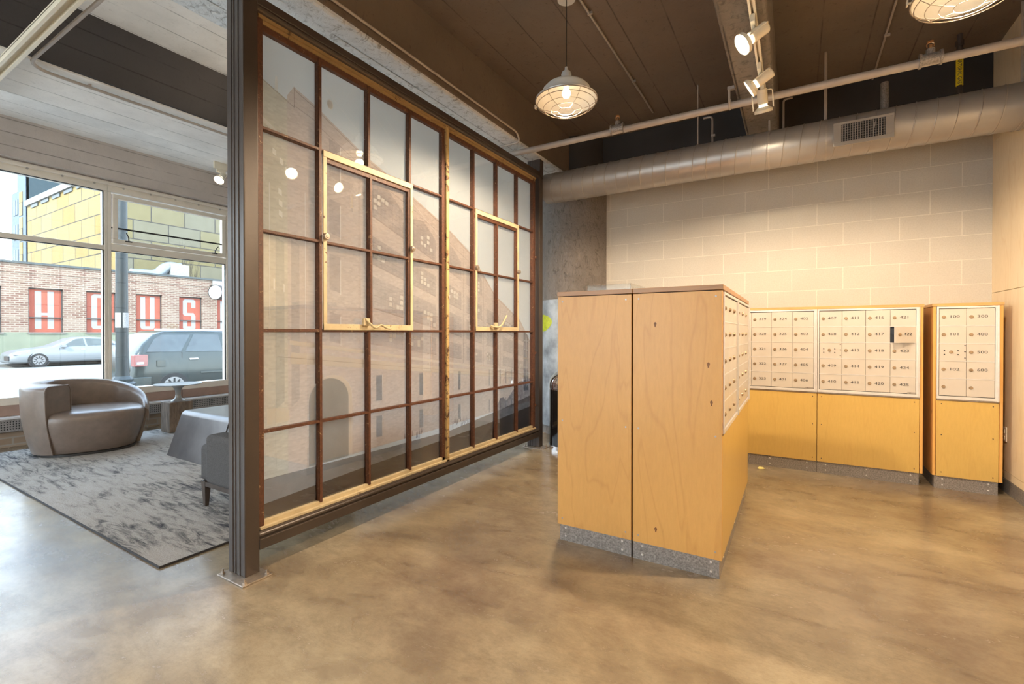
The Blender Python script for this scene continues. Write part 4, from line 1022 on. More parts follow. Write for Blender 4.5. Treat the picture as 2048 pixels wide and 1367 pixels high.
# ---- pendant lamps with wire guards
def pendant(label, x, y, zr, R=0.207, energy=58):
    t = root('pendant_lamp', label, 'pendant lamp', (x, y, zr), 'caged pendant lamps')
    bm = B(); cyl(bm, (x, y, ZC), (x, y, zr + 0.20), 0.0035, seg=8); obj('cord', bm, 'cord_black', t)
    bm = B(); cyl(bm, (x, y, ZC - 0.025), (x, y, ZC), 0.06, seg=24); obj('ceiling_rose', bm, 'enamel_outside', t)
    bm = B(); lathe(bm, [(0.001, 0.222), (0.010, 0.222), (0.012, 0.198), (0.028, 0.190), (0.035, 0.175), (0.035, 0.095), (0.001, 0.095)], (x, y, zr), 24); obj('lamp_cap', bm, 'enamel_outside', t, smooth=True)
    prof = [(0.035, 0.112), (0.09, 0.108), (0.135, 0.092), (0.160, 0.066), (0.170, 0.038), (0.196, 0.016), (R, 0.002), (R, -0.006)]
    bm = B(); lathe(bm, prof + [(R - 0.004, -0.006)] + [(r - 0.004, z - 0.004) for r, z in reversed(prof[:-1])], (x, y, zr), 48, closed=True)
    sh = obj('lamp_shade', bm, 'white_enamel', t, smooth=True)
    bm = B(); lathe(bm, [(R + 0.001, 0.006), (R + 0.004, 0.0), (R + 0.001, -0.007)], (x, y, zr), 48); obj('shade_rim', bm, 'enamel_outside', sh, smooth=True)
    bm = B()
    tube(bm, [(x + (R + .002) * math.cos(a), y + (R + .002) * math.sin(a), zr - 0.008) for a in [2 * PI * k / 40 for k in range(40)]], 0.0030, 6, True)
    tube(bm, [(x + (R - .012) * math.cos(a), y + (R - .012) * math.sin(a), zr - 0.030) for a in [2 * PI * k / 40 for k in range(40)]], 0.0022, 6, True)
    for rr, dz in ((0.155, -0.055), (0.105, -0.068), (0.055, -0.076)):
        tube(bm, [(x + rr * math.cos(a), y + rr * math.sin(a), zr + dz) for a in [2 * PI * k / 36 for k in range(36)]], 0.0016, 5, True)
    for k in range(6):
        a = 2 * PI * k / 6 + 0.35; ca_, sa_ = math.cos(a), math.sin(a)
        tube(bm, [(x + r * ca_, y + r * sa_, zr + z) for r, z in ((R, -0.008), (R - 0.012, -0.03), (0.155, -0.055), (0.105, -0.068), (0.055, -0.076))], 0.0016, 5)
    obj('wire_guard', bm, 'guard_wire', t)
    a = PI + 0.1
    bm = B(); cyl(bm, (x + R * math.cos(a), y + R * math.sin(a), zr - 0.004), (x + (R + .02) * math.cos(a), y + (R + .02) * math.sin(a), zr - 0.004), 0.005, seg=8)
    box(bm, x + (R + .018) * math.cos(a) - 0.004, x + (R + .018) * math.cos(a) + 0.002, y + (R + .018) * math.sin(a) - 0.01, y + (R + .018) * math.sin(a) + 0.01, zr - 0.016, zr + 0.010)
    obj('thumb_screw', bm, 'track_cream', t)
    bm = B(); lathe(bm, [(0.001, 0.100), (0.014, 0.098), (0.016, 0.080), (0.028, 0.055), (0.030, 0.040), (0.021, 0.020), (0.001, 0.012)], (x, y, zr), 20); obj('light_bulb', bm, 'bulb_glow', t, smooth=True)
    lamp('pendant_light', 'SPOT', (x, y, zr - 0.055), energy * 3.2, WARM, (0, 0, 0), spot_size=math.radians(168), spot_blend=0.3, shadow_soft_size=0.04)
    return t
pendant('caged white enamel pendant lamp hanging over the island cabinets', -1.34, 2.93, 2.790)
pendant('caged white enamel pendant lamp cut by the frame at upper right', 0.675, 2.93, 2.785)
pendant('caged white enamel pendant lamp added for fill, unseen behind the viewer on the plywood wall side', 0.655, -0.9, 2.795, energy=24)  # unseen copy, put in to fill the room with warm light
pendant('caged white enamel pendant lamp added for fill, unseen behind the viewer in line with the island', -1.34, -0.9, 2.795, energy=24)  # second unseen copy, also added as fill light

# ---- track lighting under the right-hand beam
def track_head(label, x, y, z, d, lit=True, kind='can', energy=26, e2=1.2):
    """d: aiming direction of the lamp"""
    t = root('track_spotlight', label, 'spotlight', (x, y, z), 'cream track spotlights')
    d = Vector(d).normalized()
    bm = B(); box(bm, x - 0.012, x + 0.012, y - 0.055, y + 0.055, z - 0.045, z); obj('track_adapter', bm, 'track_cream', t, bevel=0.003)
    bm = B(); cyl(bm, (x, y, z - 0.04), (x, y, z - 0.085), 0.008, seg=10); obj('stem', bm, 'track_cream', t)
    c = Vector((x, y, z - 0.10))
    L_ = 0.085
    a0 = c - d * L_; a1 = c + d * 0.02
    bm = B(); cyl(bm, a0, a1, 0.034, 0.034, 24); obj('lamp_can', bm, 'track_cream', t, bevel=0.006, smooth=True)
    bm = B(); cyl(bm, a1 + d * 0.002, a1 + d * 0.014, 0.027, seg=20); obj('lamp_neck', bm, 'spot_glow' if lit else 'white_enamel', t)
    bm = B(); cyl(bm, a1 + d * 0.014, a1 + d * 0.035, 0.034, 0.060, 28, caps=False); cyl(bm, a1 + d * 0.035, a1 + d * 0.055, 0.060, 0.060, 28, caps=False)
    hd = obj('lamp_hood', bm, 'track_cream', t)
    bm = B(); cyl(bm, a1 + d * 0.040, a1 + d * 0.044, 0.054, seg=28); obj('lamp_lens', bm, 'spot_glow' if lit else 'white_enamel', t)
    u, w = frame_axes(d); s_ = u if abs(u.z) < abs(w.z) else w
    bm = B(); tube(bm, bend([c + s_ * 0.066 + d * 0.05, c + s_ * 0.066 - d * 0.07, c - s_ * 0.066 - d * 0.07, c - s_ * 0.066 + d * 0.05], 0.02), 0.004, 6); obj('yoke', bm, 'track_cream', t)
    if lit:
        lamp('spot_beam', 'SPOT', a1 + d * 0.062, energy, (1.0, 0.80, 0.55), aim(d), spot_size=e2, spot_blend=0.7, shadow_soft_size=0.04)
    return t
tx, tz = -0.212, 2.992
tr = root('light_track', 'cream light track mounted along the underside of the right-hand beam', 'track', (tx, 2.0, tz))
bm = B(); box(bm, tx - 0.018, tx - 0.006, -2.5, 3.98, tz - 0.006, tz + 0.026); box(bm, tx + 0.006, tx + 0.018, -2.5, 3.98, tz - 0.006, tz + 0.026); box(bm, tx - 0.018, tx + 0.018, -2.5, 3.98, tz + 0.018, tz + 0.028)
obj('track_rail', bm, 'track_cream', tr)
for yy in (-1.0, 1.2, 3.0, 3.8):
    bm = B(); cyl(bm, (tx, yy, tz + 0.02), (tx, yy, 3.032), 0.01, seg=8); obj('track_mount', bm, 'track_cream', tr)
track_head('lit cream track spotlight nearest the top, its round lens glowing to the left', tx, 3.00, tz, (-0.72, -0.30, -0.55), energy=34)
track_head('lit cream track spotlight second from the top, turned left just above the pipe', tx, 3.55, tz, (-0.84, 0.05, -0.48), energy=34)
track_head('cream track spotlight at the track end, in a square yoke facing straight down', tx, 3.88, tz, (0.05, 0.42, -0.90), energy=46, e2=2.2)
# spotlights in the lounge
tl2 = root('light_track', 'pale light track crossing the upper left corner of the lounge ceiling', 'track', (-5.0, 0.93, 2.99))
bm = B(); box(bm, -6.9, -2.96, 0.895, 0.912, 2.955, 2.99); box(bm, -6.9, -2.96, 0.945, 0.962, 2.955, 2.99); box(bm, -6.9, -2.96, 0.895, 0.962, 2.985, 3.0); obj('track_rail', bm, 'track_cream', tl2)
for x in (-6.8, -4.6, -3.1):
    zt = ZC if x in (-6.8, -3.1) else 3.03
    bm = B(); cyl(bm, (x, 0.93, 2.99), (x, 0.93, zt), 0.008, seg=8); obj('track_mount', bm, 'track_cream', tl2)
conduit('pale conduit crossing the upper left corner, then bending along the dark beam edge', [(-2.96, 1.02, 2.985), (-4.43, 1.02, 3.005), (-4.43, 4.95, 3.005)], 0.011, 0.16, [(-4.44, 1.35, 3.01)], 'pipe_paint')
track_head('small lit spotlight near the window head, half hidden by the brown post', -6.62, 3.39, 3.40, (0.3, -0.5, -0.7), energy=14)
track_head('cream spotlight inside the lounge behind the old window, aimed along the ceiling', -3.70, 3.10, ZC - 0.01, (-0.05, -0.97, 0.16), energy=34, e2=1.7)
bm = B(); box(bm, -6.635, -6.605, 3.30, 4.3, 3.40, ZC); tag(obj('light_track', bm, 'track_cream'), 'short pale light track on the ceiling by the window head, mostly behind the post', 'track')

# ================================================================== LOUNGE FURNITURE
bm = B(); box(bm, -6.80, -2.79, 1.12, 4.4, 0.001, 0.011); rg = tag(obj('area_rug', bm, 'distressed_rug'), 'large distressed grey and charcoal patterned rug on the lounge floor', 'rug')
bm = B()
for q in ((-6.80, -2.787, 1.1165, 1.121), (-2.792, -2.787, 1.121, 4.4)): box(bm, q[0], q[1], q[2], q[3], 0.001, 0.0118)
obj('bound_edge', bm, 'rug_binding', rg)

# round leather love seat
C0 = Vector((-6.30, 1.90, 0.012)); Lx = Vector((0.30, 0.954, 0)).normalized(); Ly = Vector((-0.954, 0.30, 0)).normalized()
ls = root('swivel_loveseat', 'rounded brown leather loveseat with one tall arm by the street window', 'loveseat', C0)
def LP(a, c, z): return C0 + Lx * a + Ly * c + Vector((0, 0, z))
def sup(phi, a, c, n=2.5):
    cp, s = math.cos(phi), math.sin(phi)
    return a * math.copysign(abs(cp) ** (2 / n), cp), c * math.copysign(abs(s) ** (2 / n), s)
bm = B(); prof = [(0.02, 0.70), (0.03, 0.80), (0.12, 0.865), (0.25, 0.945), (0.33, 0.975), (0.375, 0.975), (0.405, 0.94), (0.422, 0.86), (0.430, 0.70), (0.432, 0.40)]
rings = []
for z, k in prof: rings.append([bm.verts.new(LP(sup(t, 0.475 * k, 0.43 * k)[0], sup(t, 0.475 * k, 0.43 * k)[1] - 0.02, z)) for t in [2 * PI * i / 64 for i in range(64)]])
for a, c in zip(rings, rings[1:]):
    for i in range(64): bm.faces.new((a[i], a[(i + 1) % 64], c[(i + 1) % 64], c[i]))
bm.faces.new(rings[0]); bm.faces.new(rings[-1]); obj('seat', bm, 'brown_leather', ls, smooth='all')
bm = B(); n = 60; ph0, ph1 = math.radians(-14), math.radians(238); secs = []
for i in range(n + 1):
    ph = ph0 + (ph1 - ph0) * i / n; s = i / n
    # top height: rises from the right end to the back and stays up to the tall arm
    h = 0.385 + 0.315 * min(1, math.sin(min(1, s / 0.50) * PI / 2) ** 0.8)
    h = min(h, 0.70); h -= 0.015 * max(0, (s - 0.6) / 0.4)
    th = 0.045 + 0.085 * min(1, s / 0.35)
    th_b = th * 0.7
    if s > 0.72: k = min(1, (s - 0.72) / 0.2); k = k * k * (3 - 2 * k); th = 0.13 + 0.13 * k; th_b = 0.09 + 0.05 * k
    def pt(k, z, inn): 
        a, c = sup(ph, 0.50 * k - inn, 0.455 * k - inn * 0.8); return LP(a, c, z)
    sec = [pt(0.84, 0.03, 0), pt(0.90, 0.14, 0), pt(0.955, 0.28, 0), pt(0.99, h * 0.62, 0), pt(1.0, h - 0.045, 0), pt(0.995, h - 0.018, 0.006), pt(0.99, h, 0.028),
           pt(0.98, h, th - 0.02), pt(0.98, h - 0.012, th - 0.004), pt(0.97, h - 0.05, th + 0.004), pt(0.93, h * 0.6, th * 0.9 + th_b * .1), pt(0.90, 0.20, th_b), pt(0.84, 0.03, th_b)]
    secs.append([bm.verts.new(p) for p in sec])
for a, c in zip(secs, secs[1:]):
    for k in range(len(a)): bm.faces.new((a[k], a[(k + 1) % len(a)], c[(k + 1) % len(a)], c[k]))
bm.faces.new(secs[0]); bm.faces.new(secs[-1]); 
back_pts = [v.co.copy() for v in secs[-1]]
bk = obj('backrest', bm, 'brown_leather', ls, smooth=True)
bm = B(); tube(bm, [p + Vector((0, 0, 0)) for p in back_pts[:9]], 0.006, 6); obj('piping', bm, 'brown_leather', bk)
bm = B(); tube(bm, [p + (C0 - p).normalized() * 0.0 for p in back_pts[8:]], 0.006, 6); obj('piping', bm, 'leather_seam', bk)
bm = B(); pl_ = [(sup(t, 0.475 * 0.80, 0.43 * 0.80)) for t in [2 * PI * i / 48 for i in range(48)]]
A = [bm.verts.new(LP(a, c - 0.02, 0.0)) for a, c in pl_]; D = [bm.verts.new(LP(a, c - 0.02, 0.022)) for a, c in pl_]
for i in range(48): bm.faces.new((A[i], A[(i + 1) % 48], D[(i + 1) % 48], D[i]))
bm.faces.new(A); bm.faces.new(D); obj('swivel_base', bm, 'black_base', ls)

# timber block with a stoneware drinks table standing on it
tbk = root('timber_block', 'squat weathered timber block standing beside the loveseat', 'side table', (-6.49, 2.795, 0.012))
bm = B(); box(bm, -6.605, -6.385, 2.672, 2.925, 0.012, 0.372); obj('block_body', bm, 'weathered_timber', tbk, bevel=0.006)
bm = B(); box(bm, -6.387, -6.379, 2.72, 2.915, 0.17, 0.355); obj('inlaid_patch', bm, 'weathered_timber', tbk)
dt = root('drinks_table', 'small grey pedestal drinks table with round top standing on the timber block', 'side table', (-6.47, 2.80, 0.372))
bm = B(); lathe(bm, [(0.001, 0.0), (0.072, 0.0), (0.076, 0.008), (0.055, 0.022), (0.034, 0.045), (0.027, 0.085), (0.030, 0.13), (0.045, 0.165), (0.075, 0.192), (0.001, 0.20)], (-6.47, 2.80, 0.372), 36); obj('pedestal', bm, 'grey_stoneware', dt, smooth=True)
bm = B(); lathe(bm, [(0.001, 0.192), (0.10, 0.195), (0.235, 0.205), (0.247, 0.210), (0.247, 0.216), (0.235, 0.218), (0.228, 0.212), (0.001, 0.212)], (-6.47, 2.80, 0.372), 48); obj('table_top', bm, 'grey_stoneware', dt, smooth=True)

# bent steel coffee table
def sheet(bm, quad, t):
    q = [Vector(p) for p in quad]; nrm = (q[1] - q[0]).cross(q[3] - q[0]).normalized() * t
    A = [bm.verts.new(p) for p in q]; D = [bm.verts.new(p - nrm) for p in q]
    for i in range(4): bm.faces.new((A[i], A[(i + 1) % 4], D[(i + 1) % 4], D[i]))
    bm.faces.new(A); bm.faces.new(D)
ct = root('coffee_table', 'low dark steel coffee table with slanted solid ends and shiny top', 'coffee table', (-4.85, 2.7, 0.012))
prof = [(2.18, 0.012), (2.305, 0.405)]
path = bend([(0, 2.18, 0.012), (0, 2.322, 0.430), (0, 3.05, 0.430), (0, 3.19, 0.012)], 0.045, 8)
bm = B(); ou = [(p.y, p.z) for p in path]; inn = [(p.y + (0.010 if p.y < 2.7 else -0.010), p.z - (0.011 if p.z > 0.05 else 0)) for p in reversed(path)]
prism(bm, ou + inn, 'X', -5.27, -4.40); obj('bent_plate', bm, 'blackened_steel', ct, smooth=True)
simple('woven_slate', (0.30, 0.32, 0.34), 0.9, 0, 0.5, 60)
bm = B(); box(bm, -5.25, -4.42, 2.45, 2.95, 0.19, 0.20); obj('lower_shelf', bm, 'blackened_steel', ct)

# armchair mostly hidden by the post
ac = root('armchair', 'charcoal tweed armchair with tapered dark leg, mostly hidden behind the brown post', 'armchair', (-3.2, 2.0, 0.012))
bm = B(); box(bm, -3.46, -2.86, 1.655, 1.80, 0.175, 0.515); obj('armrest', bm, 'grey_tweed', ac, smooth='all', bevel=0.035, seg=4)
bm = B(); box(bm, -3.46, -2.86, 2.30, 2.445, 0.175, 0.515); obj('armrest', bm, 'grey_tweed', ac, smooth='all', bevel=0.035, seg=4)
bm = B(); box(bm, -3.56, -2.95, 1.67, 2.43, 0.185, 0.435); obj('seat_cushion', bm, 'grey_tweed', ac, smooth='all', bevel=0.035, seg=4)
bm = B(); box(bm, -2.98, -2.86, 1.68, 2.42, 0.25, 0.70); obj('backrest', bm, 'grey_tweed', ac, smooth='all', bevel=0.035, seg=4)
bm = B(); box(bm, -3.47, -2.87, 1.665, 2.435, 0.155, 0.185); obj('seat_rail', bm, 'dark_wood', ac)
for lx, ly in ((-3.50, 1.685), (-2.90, 1.685), (-3.50, 2.415), (-2.90, 2.415)):
    bm = B(); vs_ = box(bm, lx - 0.027, lx + 0.027, ly - 0.022, ly + 0.022, 0.012, 0.19)
    for v in vs_:
        if v.co.z < 0.1: v.co.x = lx + (v.co.x - lx) * 0.5; v.co.y = ly + (v.co.y - ly) * 0.55
    obj('leg', bm, 'dark_wood', ac, bevel=0.002)

# ================================================================== OUTSIDE
ZS = -0.44
bm = B(); box(bm, -12.2, XW - 0.26, -40, 60, -0.45, -0.28); struct('sidewalk_near', bm, 'sidewalk_concrete')
bm = B(); box(bm, -32.6, -12.2, -40, 70, -0.6, ZS); struct('road', bm, 'asphalt')
bm = B(); box(bm, -36.5, -32.6, -40, 70, -0.6, ZS + 0.14); struct('sidewalk_far', bm, 'sidewalk_concrete')
bm = B(); box(bm, -120, -36.5, -40, 120, -0.6, ZS + 0.13); struct('ground', bm, 'sidewalk_concrete')

XB = -36.5; k_ = XB / -35.0
def yb(y): return y * k_
def zb(z): return 1.21 + (z - 1.21) * k_
bb = root('brick_warehouse', 'long low brick building across the street with red letter panels', 'building', (XB, 14, ZS))
sills = zb(1.237); ztop = zb(3.62)
zpar = zb(4.98)
panels = [(5.68 + 2.385 * i, 7.10 + 2.385 * i) for i in range(-1, 8)]
panels = [(yb(a + 0.02), yb(c)) for a, c in panels]
bm = B()
ycur = -20
for a, c in panels:
    box(bm, XB - 0.4, XB, ycur, a, sills, ztop); ycur = c
box(bm, XB - 0.4, XB, ycur, 45, sills, ztop); box(bm, XB - 0.4, XB, -20, 45, ztop, zpar - 0.1)
box(bm, XB - 0.4, XB - 0.25, -20, 45, sills, ztop)
obj('brick_facade', bm, 'street_brick', bb)
bm = B(); box(bm, XB - 0.4, XB + 0.05, -20, 45, ZS, sills); obj('green_base', bm, 'green_render', bb)
bm = B(); box(bm, XB - 0.45, XB + 0.10, -20, 45, zpar - 0.12, zpar); obj('parapet_cap', bm, 'parapet_metal', bb)
bm = B(); box(bm, XB - 5.2, XB - 0.4, -20, 45, zpar - 0.5, zpar - 0.3); obj('roof', bm, 'parapet_metal', bb)
bm = B(); box(bm, XB - 0.02, XB + 0.03, -20, 45, zpar - 0.62, zpar - 0.55); box(bm, XB - 0.02, XB + 0.015, -20, 45, ztop + 0.25, ztop + 0.33); obj('brick_course', bm, 'street_brick', bb)
def letter_polys(ch, w, h, s):
    c = s * 0.45
    if ch == 'H': return [[(0, 0), (s, 0), (s, h), (0, h)], [(w - s, 0), (w, 0), (w, h), (w - s, h)], [(s, h * .36), (w - s, h * .36), (w - s, h * .36 + s * .55), (s, h * .36 + s * .55)]]
    if ch == 'O': return [[(0, c), (c, 0), (s, 0), (s, h), (c, h), (0, h - c)], [(w - s, 0), (w - c, 0), (w, c), (w, h - c), (w - c, h), (w - s, h)], [(s, 0), (w - s, 0), (w - s, s * .8), (s, s * .8)], [(s, h - s * .8), (w - s, h - s * .8), (w - s, h), (s, h)]]
    if ch == 'U': return [[(0, c), (c, 0), (s, 0), (s, h), (0, h)], [(w - s, 0), (w - c, 0), (w, c), (w, h), (w - s, h)], [(s, 0), (w - s, 0), (w - s, s * .8), (s, s * .8)]]
    if ch == 'S': return [[(c, 0), (w - c, 0), (w, c), (w, s * .9), (0, s * .9), (0, c)], [(0, s * .9), (s, s * .9), (s, h * .30), (0, h * .30)], [(w - s, s * .9), (w, s * .9), (w, h * .50 - c), (w - c, h * .55), (w - s, h * .55)], [(c, h * .45), (w - s, h * .45), (w - s, h * .55), (s, h * .55), (0, h * .55), (0, h * .45 + c)], [(0, h * .55), (s, h * .55), (s, h - s * .9), (0, h - s * .9)], [(0, h - s * .9), (w, h - s * .9), (w, h - c), (w - c, h), (c, h), (0, h - c)], [(w - s, h * .72), (w, h * .72), (w, h - s * .9), (w - s, h - s * .9)]]
    if ch == 'E': return [[(0, 0), (s, 0), (s, h), (0, h)], [(s, 0), (w, 0), (w, s * .8), (s, s * .8)], [(s, h * .45), (w * .9, h * .45), (w * .9, h * .55), (s, h * .55)], [(s, h - s * .8), (w, h - s * .8), (w, h), (s, h)]]
    return []
for i, (a, c) in enumerate(panels):
    bm = B(); box(bm, XB - 0.25, XB - 0.16, a, c, sills, ztop); pn = obj('red_panel', bm, 'panel_red', bb)
    bm = B(); box(bm, XB - 0.15, XB - 0.05, a, c, sills + (ztop - sills) * 0.32, sills + (ztop - sills) * 0.32 + 0.06); obj('cross_bar', bm, 'sign_bar', pn)
    bm = B(); box(bm, XB - 0.15, XB - 0.11, a, a + 0.05, sills, ztop); box(bm, XB - 0.15, XB - 0.11, c - 0.06, c, sills, ztop); box(bm, XB - 0.15, XB - 0.11, a, c, ztop - 0.07, ztop); obj('panel_trim', bm, 'sign_bar', pn)
    bm = B(); box(bm, XB - 0.1, XB + 0.12, a - 0.06, c + 0.06, sills - 0.08, sills); obj('window_sill', bm, 'stone_sill', bb)
    ch = {2: 'H', 3: 'O', 4: 'U', 5: 'S', 6: 'E'}.get(i)
    if ch:
        w, h = 0.80, (ztop - sills) * 0.86
        bm = B()
        for poly in letter_polys(ch, w, h, 0.27): prism(bm, [((a + c) / 2 - w / 2 + p[0] - (0.04), sills + (ztop - sills) * 0.075 + p[1]) for p in poly], 'X', XB - 0.159, XB - 0.152)
        obj('letter_' + ch.lower(), bm, 'panel_white', pn)
# round sign and white sign board
rs = root('hanging_sign', 'round pale hanging sign projecting from the brick wall beside a white board', 'sign', (XB + 0.5, 17.9, 4.0))
bm = B(); cyl(bm, (XB + 1.0, 17.75, 4.1), (XB + 0.85, 18.05, 4.1), 0.50, seg=32); obj('sign_disc', bm, 'panel_white', rs)
bm = B(); cyl(bm, (XB + 1.01, 17.73, 4.1), (XB + 0.84, 18.07, 4.1), 0.53, seg=32, caps=False); obj('sign_rim', bm, 'sign_bar', rs)
bm = B(); box(bm, XB, XB + 0.9, 17.88, 17.93, 4.6, 4.66); obj('sign_bracket', bm, 'sign_bar', rs)
bm = B(); box(bm, XB + 0.11, XB + 0.18, 18.0, 20.4, 3.9, 5.0); tag(obj('sign_board', bm, 'panel_white'), 'plain white board on the brick wall behind the round sign', 'sign')
# rooftop duct unit
ru = root('rooftop_unit', 'pale grey curved air duct unit on the brick building roof', 'air handler', (-40, 17, zpar - 0.3))
bm = B(); tube(bm, bend([(-40, 14.4, 5.35), (-40, 16.0, 5.4), (-40, 16.6, 6.15), (-40, 17.5, 6.1)], 0.6), 0.38, 20); obj('duct_elbow', bm, 'hvac_metal', ru, smooth=True)
bm = B(); box(bm, -40.6, -39.5, 16.7, 17.9, zpar - 0.299, 6.3); obj('unit_casing', bm, 'roof_white', ru, bevel=0.03)
# yellow clad building beyond
yl = root('yellow_building', 'tall building clad in yellow panels rising behind the brick building', 'building', (-54, 24, ZS))
bm = B(); box(bm, -66.3, -44.0, 15.3, 15.6, 3, 13.9); obj('yellow_face', bm, 'yellow_cladding', yl)
bm = B(); box(bm, -44.3, -44.0, 15.3, 60, 3, 13.9); obj('shaded_face', bm, 'yellow_cladding_shade', yl)  # street side of the yellow building, coloured as if in shade
bm = B(); box(bm, -66.3, -44.1, 15.5, 60, 13.6, 13.8); box(bm, -66.3, -66.0, 15.5, 60, 0, 13.6); obj('roof_deck', bm, 'parapet_metal', yl)
bm = B(); box(bm, -66.5, -43.8, 15.1, 15.5, 13.9, 14.45); box(bm, -44.2, -43.8, 15.1, 60, 13.9, 14.45); obj('white_parapet', bm, 'roof_white', yl)
bm = B()
for x in range(-65, -44, 3): box(bm, x, x + 2.0, 15.22, 15.3, 13.55, 13.85)
obj('roof_vents', bm, 'parapet_metal', yl)
# grey tower at the far left
gt = root('grey_tower', 'blue-grey tower block with narrow windows behind the yellow building', 'building', (-85, 30, ZS))
bm = B(); box(bm, -80.3, -80, 18.35, 60, 0, 34); obj('shaded_side', bm, 'tower_cladding_shade', gt)
bm = B(); box(bm, -83.3, -80, 18.3, 18.6, 0, 27); box(bm, -85.4, -83.3, 18.3, 18.6, 0, 18.8); obj('sunlit_side', bm, 'tower_cladding_sunlit', gt)
for k, z in enumerate((3.5, 6.6, 9.7, 12.8, 15.9)):
    bm = B(); box(bm, -84.6, -82.9, 18.24, 18.3, z, z + 1.9); w_ = obj('window', bm, 'gunmetal_glass', gt)
    bm = B(); box(bm, -83.9, -83.7, 18.22, 18.24, z, z + 1.9); obj('window_bar', bm, 'tower_cladding_sunlit', w_)
    bm = B(); box(bm, -82.3, -81.1, 18.25, 18.3, z - .3, z + 2.6); obj('coloured_panel', bm, 'yellow_cladding', gt)
# bare street trees by the building
for i, (ty, tz_) in enumerate(((19.3, 7.4), (23.6, 7.6))):
    bm = B()
    def br_(p, d, L_, r, lev):
        e = p + d * L_; cyl(bm, p, e, r, r * 0.6, 5, caps=False)
        if lev:
            for s in range(4):
                dd = (d + Vector((random.uniform(-.2, .2), random.uniform(-.4, .4), random.uniform(.3, .8)))).normalized(); br_(p + d * L_ * random.uniform(.5, 1), dd, L_ * .6, r * .55, lev - 1)
    br_(Vector((-42.6, ty, ZS + 0.13)), Vector((0, 0, 1)), 4.6, 0.035, 3)
    tag(obj('bare_tree', bm, 'bark'), ('nearer' if i == 0 else 'farther') + ' leafless thin tree rising behind the brick roof, right of the duct unit', 'tree')

# lamp post
lpx, lpy = -11.3, 3.92
lpp = root('lamp_post', 'dark green-black cast iron lamp post on the near sidewalk', 'lamp post', (lpx, lpy, -0.28))
bm = B(); lathe(bm, [(0.13, 0.55), (0.105, 0.75), (0.10, 1.6), (0.085, 6.5), (0.001, 6.5)], (lpx, lpy, -0.28), 16); obj('shaft', bm, 'post_green_black', lpp, smooth=True)
bm = B(); lathe(bm, [(0.001, 0), (0.24, 0), (0.24, 0.10), (0.22, 0.34), (0.20, 0.42), (0.215, 0.45), (0.215, 0.49), (0.17, 0.53), (0.175, 0.58), (0.13, 0.64), (0.001, 0.64)], (lpx, lpy, -0.28), 10); obj('fluted_base', bm, 'post_green_black', lpp)
bm = B(); cyl(bm, (lpx, lpy, 1.31), (lpx, lpy, 1.60), 0.1035, seg=24); pp = obj('notice_papers', bm, 'notice_paper', lpp)
bm = B(); a = math.atan2(-lpy, -lpx) ; M_ = Matrix.Translation((lpx, lpy, 0)) @ Matrix.Rotation(a, 4, 'Z'); box(bm, 0.1, 0.106, -0.012, 0.012, 1.31, 1.60, M=M_); obj('paper_gap', bm, 'post_green_black', pp)
# parking sign post
sg = root('parking_sign', 'thin street sign post on the far sidewalk between the cars', 'street sign', (-33.2, 12.1, ZS + 0.14))
bm = B(); cyl(bm, (-33.2, 12.1, ZS + 0.13), (-33.2, 12.1, 1.0), 0.04, seg=8); obj('post', bm, 'conduit_metal', sg)
bm = B(); box(bm, -33.16, -33.13, 11.95, 12.25, 0.4, 1.0); obj('sign_plate', bm, 'panel_white', sg)

